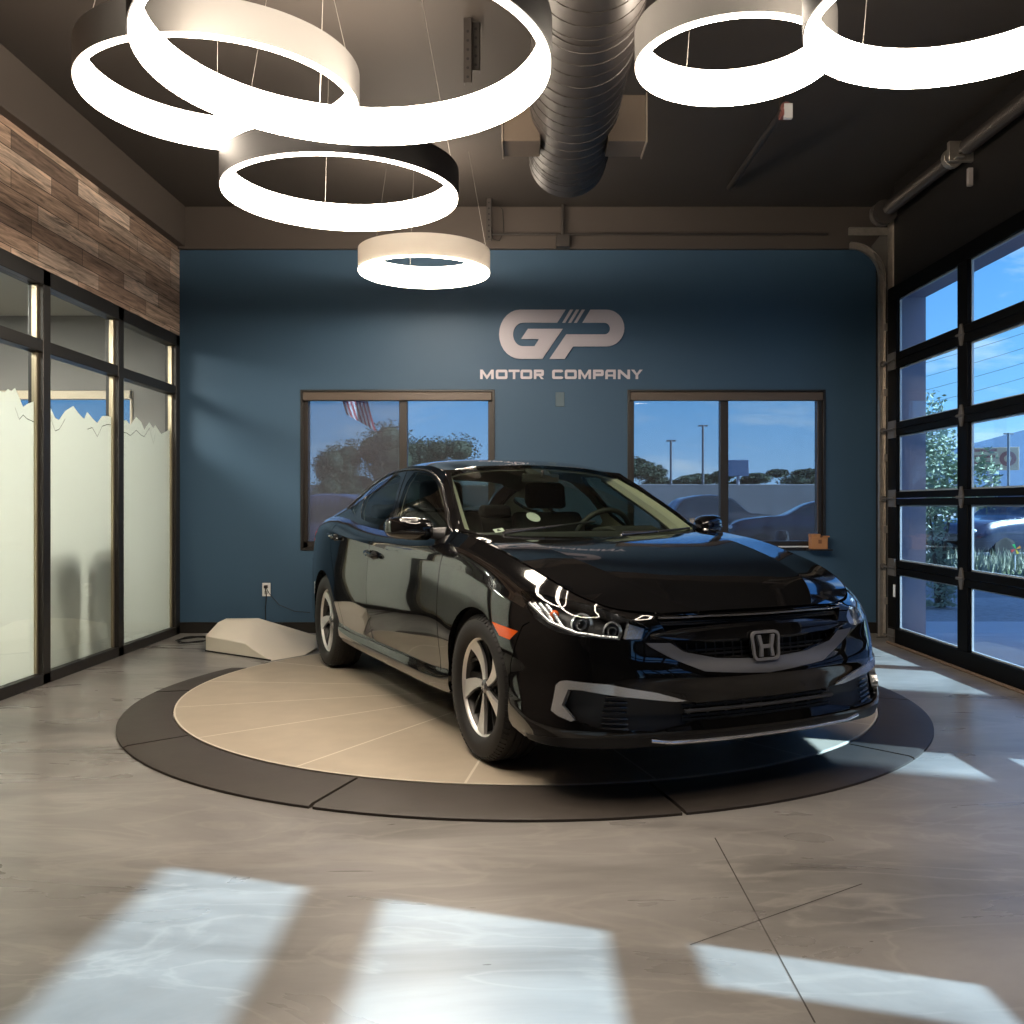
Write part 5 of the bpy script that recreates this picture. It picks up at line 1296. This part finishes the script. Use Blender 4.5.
wf = struct(f.build('window_4', pbr('cream_office_trim', (.60, .52, .40), .5), None, bevel=.003))
g = MB(); g.box(OW[0], OW[1], YB+.08, YB+.086, OW[2], OW[3]); g.build('window_pane', GLASS, wf)
g = MB(); g.box(OW[0], OW[1], YB+.062, YB+.063, OW[2]+.06, OW[3]-.075); g.build('solar_screen', SCREEN, wf)
for (x, y) in ((-4.6, 6.6), (-4.6, 4.2)):
    g = MB(); g.box(x-.6, x+.6, y-.3, y+.3, 2.835, 2.858); lo = tag(g.build('office_ceiling_light', pbr('light_frame', (.7, .7, .7), .5) if 'light_frame' not in MATS else MATS['light_frame']), 'flat office ceiling light panel seen through the left glazing', 'ceiling light', 'office ceiling lights')
    g = MB(); g.box(x-.57, x+.57, y-.27, y+.27, 2.828, 2.834); g.build('light_diffuser', glow('office_light', (1.0, .95, .84), 80) if 'office_light' not in MATS else MATS['office_light'], lo)
OCH = pbr('grey_chair_shell', (.10, .10, .105), .6)
def ochair(x, y, rz, lab):
    r_ = empty('office_chair', (x, y, 0), rz); tag(r_, lab, 'chair', 'office chairs behind the frosted film')
    m_ = MB(); m_.prism(rrect(.25, .24, .10), .42, .48, lambda p, t: (p[0], p[1], t)); m_.build('seat', OCH, r_, bevel=.015)
    m_ = MB(); m_.prism([(p[0], p[1]+.68) for p in rrect(.24, .27, .16)], .21, .25, lambda p, t: (t+.05*(p[1]-.5), p[0], p[1])); m_.build('backrest', OCH, r_, bevel=.015)
    for sx in (1, -1):
        for sy in (1, -1):
            m_ = MB(); m_.tube([(sx*.2, sy*.2, .43), (sx*.24, sy*.24, 0)], .014, 8); m_.build('leg', BLKPL, r_, smooth=True)
ochair(-3.50, 6.42, 0, 'dim grey office chair behind the frosted film, nearer the camera of the two')
ochair(-3.50, 7.00, 0, 'dim grey office chair behind the frosted film, nearer the back wall of the two')
# ------------------------------------------------------------------ outside
ASPH = pbr('asphalt', (.27, .275, .285), .9, noise=(3, .25)); PAVE = pbr('concrete_path', (.66, .66, .66), .85, noise=(2, .1))
GRAV = pbr('gravel', (.42, .41, .41), .9, noise=(22, .55), bump=(30, .8)); GRASS = pbr('dry_grass', (.16, .19, .07), .9, noise=(3, .35))
STUC = pbr('grey_stucco', (.36, .35, .40), .85, noise=(40, .08)); LEAF = pbr('pale_leaf', (.30, .37, .25), .6); LEAFD = pbr('dark_leaf', (.035, .05, .02), .7); BARK = pbr('bark', (.10, .075, .055), .85)
g = MB(); g.box(-90, 260, -60, 320, -.42, -.16); struct(g.build('ground', ASPH))
g = MB(); g.box(3.36, 5.2, -6, 9.6, -.159, -.03); struct(g.build('path_walk', PAVE, None, bevel=.01))
g = MB(); g.box(3.5, 9.5, 9.61, 12.5, -.159, -.07); struct(g.build('path_gravel_bed', GRAV, None, bevel=.02))
g = MB(); g.box(5.9, 30, 16.5, 20.5, -.159, -.10); struct(g.build('lawn_verge', GRASS, None, bevel=.02))
g = MB(); g.box(16, 24, -4, 13, -.16, 8.2); struct(g.build('building_shade_added', STUC, None, bevel=.02))  # added out of view to shade the ground outside the door
# added unseen canopy, its supports and a screen wall, placed to shape the sun
g = MB(); g.box(11.0, 13.55, -.3, 5.3, 8.0, 8.25); struct(g.build('roof_shade_added', STUC, None, bevel=.01))  # added slab, keeps sun off the upper door panes
g = MB(); g.box(11.2, 11.5, 1.35, 2.87, -.16, 8.0); struct(g.build('pillar_shade_added', STUC, None, bevel=.01))  # added pier, cuts the sun band coming through the big door
g = MB(); g.box(13.2, 13.4, 4.9, 5.1, -.16, 8.0); g.box(13.2, 13.4, .0, .2, -.16, 8.0); struct(g.build('column_canopy_added', STUC))  # supports of the added canopy
g = MB(); g.box(9.0, 9.2, 5.78, 6.06, -.16, 5.6); struct(g.build('column_shade_added', STUC))  # added unseen post, keeps direct sun off the door jamb
g = MB(); g.box(3.9, 4.02, -4.5, 1.09, -.03, 2.29); struct(g.build('wall_shade_added', STUC, None, bevel=.01))  # added unseen wall, blocks low sun through the second door
# leafy bush by the outside pillar
def leafy(name, c, rx, ry, rz, n, size, mat, lab, cat, trunk=0., seed_=1, group=None, solid=False):
    rr = random.Random(seed_); root = empty(name, c); tag(root, lab, cat, group)
    m_ = MB()
    lumps = [(Vector((rr.gauss(0, .45)*rx, rr.gauss(0, .45)*ry, trunk+rz*(rr.random()))), .35+.35*rr.random()) for _ in range(14)]
    for i in range(n):
        L, k = rr.choice(lumps); d = Vector((rr.gauss(0, 1), rr.gauss(0, 1), rr.gauss(0, 1))).normalized()*k*(.5+.5*rr.random())
        p = L+Vector((d.x*rx, d.y*ry, d.z*rz*.45)); p.z = max(p.z, .05)
        a = Vector((rr.gauss(0, 1), rr.gauss(0, 1), rr.gauss(0, .6))).normalized()*size*(.6+.8*rr.random()); b_ = a.orthogonal().normalized()*size*.45
        b_ = Matrix.Rotation(rr.random()*6.28, 3, a.normalized()) @ b_
        m_.add([p-a, p+b_, p+a, p-b_], [(0, 1, 2, 3)])
    if solid:
        for L, k in lumps: m_.ball((L.x, L.y, max(L.z, .05)), (k*rx*.55, k*ry*.55, k*rz*.26), 10, 7)
    m_.build('foliage', mat, root, fix=False)
    t_ = MB()
    for k in range(5):
        L = lumps[k][0]; t_.tube([(0.02*k, .01*k, -.02), (L.x*.4, L.y*.4, L.z*.5), tuple(L)], [.035, .022, .008], 6)
    t_.build('trunk', BARK, root, smooth=True); return root
p = at(938, 600, 11.3)
leafy('leafy_shrub', (p.x, 11.3, -.07), .40, .45, 2.1, 5600, .034, LEAF, 'tall pale leafy shrub outside the big door beside the grey pillar', 'shrub', .1, 3)
# parked cars built from a lofted shell
def parked(name, x, y, rz, col, suv, lab, group=None, zg=-.16):
    root = empty(name, (x, y, zg), rz); tag(root, lab, 'car', group)
    pm = pbr('paint_'+name+str(len(MATS)), col, .25, .1, .6); Hh = 1.68 if suv else 1.45
    st = [(2.3, .55, .42, .62, .62), (2.15, .80, .30, .78, .80), (1.3, .90, .26, .98, .99), (.75, .91, .24, 1.02, 1.04), (.1, .92, .24, 1.02, Hh-.10), (-.4, .92, .24, 1.02, Hh), (-1.3, .92, .24, 1.04, Hh-.03), (-1.9, .91, .27, 1.04, Hh-.22 if suv else 1.12), (-2.2, .84, .32, 1.0, 1.06), (-2.32, .72, .40, .85, .86)]
    rows_ = []
    for (X_, w_, z0, zb, zr) in st:
        rows_.append([(X_, 0, z0), (X_, w_*.9, z0), (X_, w_, z0+.18), (X_, w_, zb-.12), (X_, w_*.93, zb), (X_, w_*.93-(zr-zb)*.42, max(zr-.03, zb+.001)), (X_, (w_*.93-(zr-zb)*.42)*.8, zr), (X_, 0, zr+.01)])
    S = Surf(np.array(rows_).transpose(1, 0, 2), crow=(4,)); S.center = (0, 0, .6)
    uv_, F_, _ = panels(S, [], .09); 
    gl = []; bd = []
    for f_ in F_:
        c_ = S.ev(*[np.array([t_]) for t_ in uv_[list(f_)].mean(0)])[0]
        zbelt = 1.06
        (gl if (c_[2] > zbelt and c_[2] < Hh-.06 and -2.1 < c_[0] < .72) else bd).append(f_)
    part_mesh(S, uv_, bd, 'body', pm, root, (1, -1), rim=0)
    part_mesh(S, uv_, gl, 'windows', MATS['parked_glass'], root, (1, -1), rim=0)
    for wx in (1.4, -1.4):
        for sd in (1, -1):
            w_ = MB(); M = Matrix.Translation((wx, sd*.80, .33)) @ Matrix.Rotation(PI/2, 4, 'X')
            w_.lathe([(0, -.12), (.2, -.12), (.31, -.11), (.33, -.08), (.33, .08), (.31, .11), (.2, .12), (0, .12)], 24, M); wo = w_.build('wheel', RUBBER, root, smooth=True)
            w_ = MB(); w_.lathe([(0, .118*1.02), (.19, .118*1.02), (.2, .10)], 16, M if sd < 0 else M @ Matrix.Rotation(PI, 4, 'X')); w_.build('hubcap', RIMDK, wo)
    for sd in (1, -1):
        l_ = MB(); l_.ball((2.16, sd*.62, .70), (.10, .17, .07)); l_.build('headlamp', LENSW, root, smooth=True)
        l_ = MB(); l_.ball((-2.20, sd*.70, .86), (.07, .13, .09)); l_.build('rear_lamp', REDL, root, smooth=True)
    return root
pbr('parked_glass', (.02, .025, .03), .08, 0, .3); LENSW = pbr('parked_lamp', (.7, .72, .75), .2)
p = at(1010, 552, 24.0)
parked('parked_suv', p.x+.2, 24.0, math.radians(200), (.010, .018, .045), True, 'dark blue SUV parked outside beyond the big door', None)
p = at(985, 540, 29.0)
parked('parked_hatchback', p.x-1.6, 31.5, math.radians(185), (.45, .46, .48), False, 'pale car parked behind the dark blue one outside the big door')
# cars, bollard, wall and trees beyond the back windows
p = at(808, 540, 27); parked('parked_sedan', p.x, 27, math.radians(170), (.02, .022, .035), False, 'dark sedan parked outside the right window, right of the bollard')
p = at(724, 540, 36); parked('parked_pickup', p.x, 36, math.radians(8), (.03, .03, .034), True, 'dark vehicle parked outside the right window with a red tail lamp')
p = at(335, 540, 15.0); parked('parked_coupe', p.x-.6, 15.5, math.radians(160), (.10, .09, .13), False, 'dim purple-grey car parked outside the left window')
p = at(782, 538, 11.6)
b_ = MB(); b_.lathe([(0, 0), (.085, 0), (.085, .95), (.06, 1.0), (0, 1.01)], 20, Matrix.Translation((p.x, 11.6, -.16))); tag(b_.build('bollard', pbr('dark_bollard', (.02, .022, .025), .5), None, smooth=True), 'dark round bollard outside the right window', 'bollard')
g = MB(); g.box(-26, 24, 50.0, 50.2, -.16, 2.25); o = struct(g.build('wall_yard_outside', pbr('pale_yard_wall', (.13, .13, .14), .85, noise=(.6, .3))))
g = MB()
g.box(3, 24, 60, 64, -.16, 2.5); struct(g.build('building_low_outside', pbr('pale_building', (.46, .45, .46), .8)))
rt = random.Random(11)
for i, (px, py, Y, w_, h_, lab) in enumerate(((372, 462, 24, 1.15, 2.2, 'dark spreading tree outside the left window, left of the mullion'), (333, 478, 22.0, .7, 1.5, 'lower dark tree at the left edge outside the left window'), (428, 466, 32, 1.5, 2.4, 'dark tree outside the left window just behind the car roof'), (687, 479, 72, 2.6, 2.0, 'low round tree beyond the yard wall in the left pane of the right window'), (646, 473, 66, 1.7, 2.6, 'bushy tree at the left edge of the right window'), (746, 480, 74, 2.4, 1.9, 'low tree beyond the yard wall under the distant sign'), (800, 479, 76, 2.6, 2.1, 'rounded tree beyond the yard wall at the right edge of the right window'))):
    p = at(px, py, Y); root = leafy('distant_tree', (p.x, Y, -.16), w_, w_, h_, 11000, .036*Y/22, LEAFD, lab, 'tree', max(p.z-h_*.75+.16, .2), 20+i, 'trees outside the back windows', True)
# billboard beyond the door, one in the right window
def billboard(px, py, Y, wd, ht, cols_, lab, nm='billboard'):
    p = at(px, py, Y); r_ = empty(nm, (p.x, Y, -.16)); tag(r_, lab, 'billboard'); zc = p.z+.16
    ang = math.atan2(-p.x, p.y)
    r_.rotation_euler = (0, 0, ang)
    m_ = MB(); m_.box(-wd/2, wd/2, -.05, .25, zc-ht/2, zc+ht/2); m_.build('sign_panel', cols_[0], r_, bevel=.03)
    m_ = MB(); m_.tube([(0, .1, 0), (0, .1, zc-ht/2)], .28 if wd > 4 else .1, 12); m_.build('sign_post', STUC, r_, smooth=True); return r_, zc
r_, zc = billboard(990, 459, 95, 5.2, 2.3, (pbr('tan_billboard', (.55, .42, .28), .6),), 'distant tan billboard with red roundel outside the big door')
m_ = MB()
for k in range(3): m_.box(-2.2, .6-.5*k*.3, -.08, -.051, zc+.75-.62*k, zc+1.0-.62*k)
m_.build('sign_lines', pbr('dull_red_print', (.30, .12, .10), .6), r_)['label'] = 'blurred reddish lines of print'
m_ = MB(); m_.lathe([(.35, -.001), (.75, -.001), (.75, .03), (.35, .03)], 24, Matrix.Translation((1.6, -.06, zc)) @ Matrix.Rotation(PI/2, 4, 'X'), closed=True); m_.build('sign_roundel', MATS['dull_red_print'], r_)
billboard(738, 468, 58, 1.3, 1.0, (pbr('blue_grey_sign', (.16, .22, .34), .6),), 'small distant blue-grey sign in the right window', 'pole_sign')
for i, (px, py, Y, lab) in enumerate(((1008.5, 433, 60, 'thin tall lamp pole outside the big door before the billboard'), (703, 425, 60, 'faint tall pole in the left pane of the right window'), (671, 440, 60, 'fainter pole left of the other in the right window'))):
    p = at(px, py, Y); m_ = MB(); m_.tube([(p.x, Y, -.16), (p.x, Y, p.z)], .09 if i == 0 else .08, 8); m_.box(p.x-.3, p.x+.3, Y-.05, Y+.05, p.z-.1, p.z); tag(m_.build('light_pole', pbr('grey_pole', (.12, .13, .15), .6) if 'grey_pole' not in MATS else MATS['grey_pole']), lab, 'pole', 'poles outside')
WIRE = pbr('overhead_wire', (.02, .02, .02), .7)
PA, PB = at(868, 380, 56), at(1290, 300, 40)
pl = empty('power_line', (PA.x, PA.y, -.16)); tag(pl, 'thin overhead power lines crossing the sky outside the big door, strung between two poles', 'power line')
for k in range(4):
    m_ = MB(); a = at(868, 417-13*k, 56); b_ = at(1290, 290-18*k, 40); m_.tube([a]+[a.lerp(b_, t)+Vector((0, 0, -1.6*t*(1-t))) for t in np.linspace(.1, .9, 9)]+[b_], .011, 4); sub(m_.build('wire', WIRE), pl)
for k, P in enumerate((PA, PB)):
    zt = at(868, 372, 56).z if k == 0 else at(1290, 226, 40).z
    m_ = MB(); m_.tube([(P.x, P.y, -.16), (P.x, P.y, zt)], .15, 10); sub(m_.build('utility_pole', BARK), pl)
# far hills
m_ = MB(); pr = [(-40, 0), (60, 10), (105, 13), (118, 24), (135, 30), (160, 36), (190, 28), (240, 34), (300, 18), (330, 0)]
m_.prism(pr, 255, 300, lambda p, t: (p[0]+(t-255)*.3, t, p[1]*.75-1)); struct(m_.build('hills', pbr('hazy_blue_hill', (.12, .19, .30), .9)))
m_ = MB(); 
for k in range(40):
    x = 20+k*1.6+rt.uniform(-.5, .5); m_.ball((x, 100, .8), (1.6, 1.2, 1.5+rt.random()*1.2), 8, 6)
tag(m_.build('treeline', LEAFD, None, smooth=True), 'low dark line of distant trees under the billboard', 'trees', None, 'stuff')
# grass tufts on the verge
m_ = MB(); rr = random.Random(4); SPX = at(1015, 549, 17.2).x
for k in range(2600):
    x, y = rr.uniform(6.2, 13), rr.uniform(16.6, 20.4)
    if abs(x-SPX) < .25 and abs(y-17.2) < .25: continue
    h_ = rr.uniform(.12, .42); a = rr.random()*6.28; dx, dy = math.cos(a)*.02, math.sin(a)*.02
    m_.add([(x-dx, y-dy, -.10), (x+dx, y+dy, -.10), (x+rr.gauss(0, .1), y+rr.gauss(0, .1), -.1+h_)], [(0, 1, 2)])
tag(m_.build('ornamental_grass', pbr('straw_grass', (.33, .34, .25), .8), None, fix=False), 'straw-coloured grass growing on the verge before the parked cars', 'grass', None, 'stuff')
p = at(1015, 549, 17.2); sp2 = empty('garden_spinner', (p.x, 17.2, -.10)); tag(sp2, 'small bright garden spinner on the verge outside the big door', 'spinner')
zc = p.z+.10
m_ = MB(); m_.tube([(0, 0, 0), (0, 0, zc)], .012, 6); m_.build('spinner_pole', PLATE, sp2)
for k, c_ in enumerate(((.7, .25, .03), (.03, .45, .12), (.65, .06, .05), (.75, .55, .05))):
    a = k*PI/2+.5; m_ = MB(); m_.prism([(0, 0), (math.cos(a-.35)*.09, math.sin(a-.35)*.09), (math.cos(a+.2)*.10, math.sin(a+.2)*.10)], -.01, .01, lambda q, t: (q[0], t-.02, zc+q[1])); m_.build('spinner_blade', pbr('spinner%d' % k, c_, .5), sp2)
# flag seen through the left window
p = at(351, 402, 13.5); fr_ = empty('flag', (p.x, 13.5, p.z)); tag(fr_, 'striped red and white flag hanging outside the left window', 'flag')
m_ = {0: MB(), 1: MB(), 2: MB()}
nx, ny = 13, 20
def fpt(i, j):
    s_ = i/13; t_ = j/ny
    return Vector((-.36+s_*.42+t_*.30, .04*math.sin(s_*8+t_*4), .72-t_*.90-s_*.22*t_-.02*s_))
for i in range(nx):
    for j in range(ny):
        c_ = 2 if (i < 7 and j < 8) else (i % 2)
        m_[c_].add([fpt(i, j), fpt(i+1, j), fpt(i+1, j+1), fpt(i, j+1)], [(0, 1, 2, 3)])
m_[0].build('red_stripes', pbr('flag_red', (.50, .07, .09), .8), fr_, smooth=True); m_[1].build('white_stripes', pbr('flag_white', (.72, .70, .70), .8), fr_, smooth=True); m_[2].build('blue_field', pbr('flag_blue', (.05, .07, .2), .8), fr_, smooth=True)
fp_ = MB(); fp_.tube([(p.x-.98, 13.5, -.16), (p.x-.98, 13.5, p.z+.74), (p.x+.15, 13.5, p.z+.74)], .016, 8); fp_.build('flag_staff', PLATE, None); sub(bpy.data.objects['flag_staff'], fr_)
# ------------------------------------------------------------------ light, sky, camera
w = bpy.data.worlds.new('sky'); SC.world = w; w.use_nodes = True; nt = w.node_tree; N = nt.nodes; L = nt.links; N.clear()
out = N.new('ShaderNodeOutputWorld'); bg = N.new('ShaderNodeBackground'); tc = N.new('ShaderNodeTexCoord'); sx = N.new('ShaderNodeSeparateXYZ'); L.new(tc.outputs['Generated'], sx.inputs[0])
r = N.new('ShaderNodeValToRGB'); e = r.color_ramp.elements; e[0].position = .0; e[0].color = (.34, .60, .90, 1); e[1].position = .65; e[1].color = (.03, .12, .42, 1)
x = e.new(.10); x.color = (.17, .46, .88, 1); x = e.new(.30); x.color = (.065, .28, .78, 1)
L.new(sx.outputs['Z'], r.inputs[0])
mp = N.new('ShaderNodeMapping'); mp.inputs['Scale'].default_value = (3.2, 3.2, 13); L.new(tc.outputs['Generated'], mp.inputs[0])
n1 = N.new('ShaderNodeTexNoise'); n1.inputs['Scale'].default_value = 1.6; n1.inputs['Detail'].default_value = 8; n1.inputs['Roughness'].default_value = .6; n1.inputs['Distortion'].default_value = .4; L.new(mp.outputs[0], n1.inputs[0])
mr = N.new('ShaderNodeMapRange'); mr.inputs['From Min'].default_value = .50; mr.inputs['From Max'].default_value = .75; mr.inputs['To Max'].default_value = .75; L.new(n1.outputs[0], mr.inputs[0])
mx = N.new('ShaderNodeMixRGB'); mx.inputs[2].default_value = (.62, .80, .95, 1); L.new(mr.outputs[0], mx.inputs[0]); L.new(r.outputs[0], mx.inputs[1])
L.new(mx.outputs[0], bg.inputs[0]); bg.inputs[1].default_value = 1.8; L.new(bg.outputs[0], out.inputs[0])
sd_ = bpy.data.lights.new('sun', 'SUN'); sd_.energy = 18; sd_.color = (.54, .79, 1.0); sd_.angle = math.radians(.6)
so = bpy.data.objects.new('sun', sd_); COL.objects.link(so); so.rotation_euler = Vector((-1, .33, -.647)).to_track_quat('-Z', 'Y').to_euler(); so.location = (20, -6, 14)
cd = bpy.data.cameras.new('camera'); co = bpy.data.objects.new('camera', cd); COL.objects.link(co)
co.location = (0, 0, CAMH); co.rotation_euler = (PI/2, 0, 0); cd.sensor_width = 36; cd.lens = FPX/1024*36; cd.shift_x = -(VX-512)/1024; cd.shift_y = (VY-512)/1024; cd.clip_start = .05; cd.clip_end = 2000
SC.camera = co
SC.view_settings.view_transform = 'Standard'; SC.view_settings.look = 'None'; SC.view_settings.gamma = 1; SC.view_settings.exposure = 0; SC.view_settings.use_curve_mapping = False
SC.cycles.use_denoising = True
SC.cycles.max_bounces = 10; SC.cycles.transparent_max_bounces = 16; SC.cycles.caustics_reflective = False; SC.cycles.caustics_refractive = False; SC.cycles.sample_clamp_indirect = 8
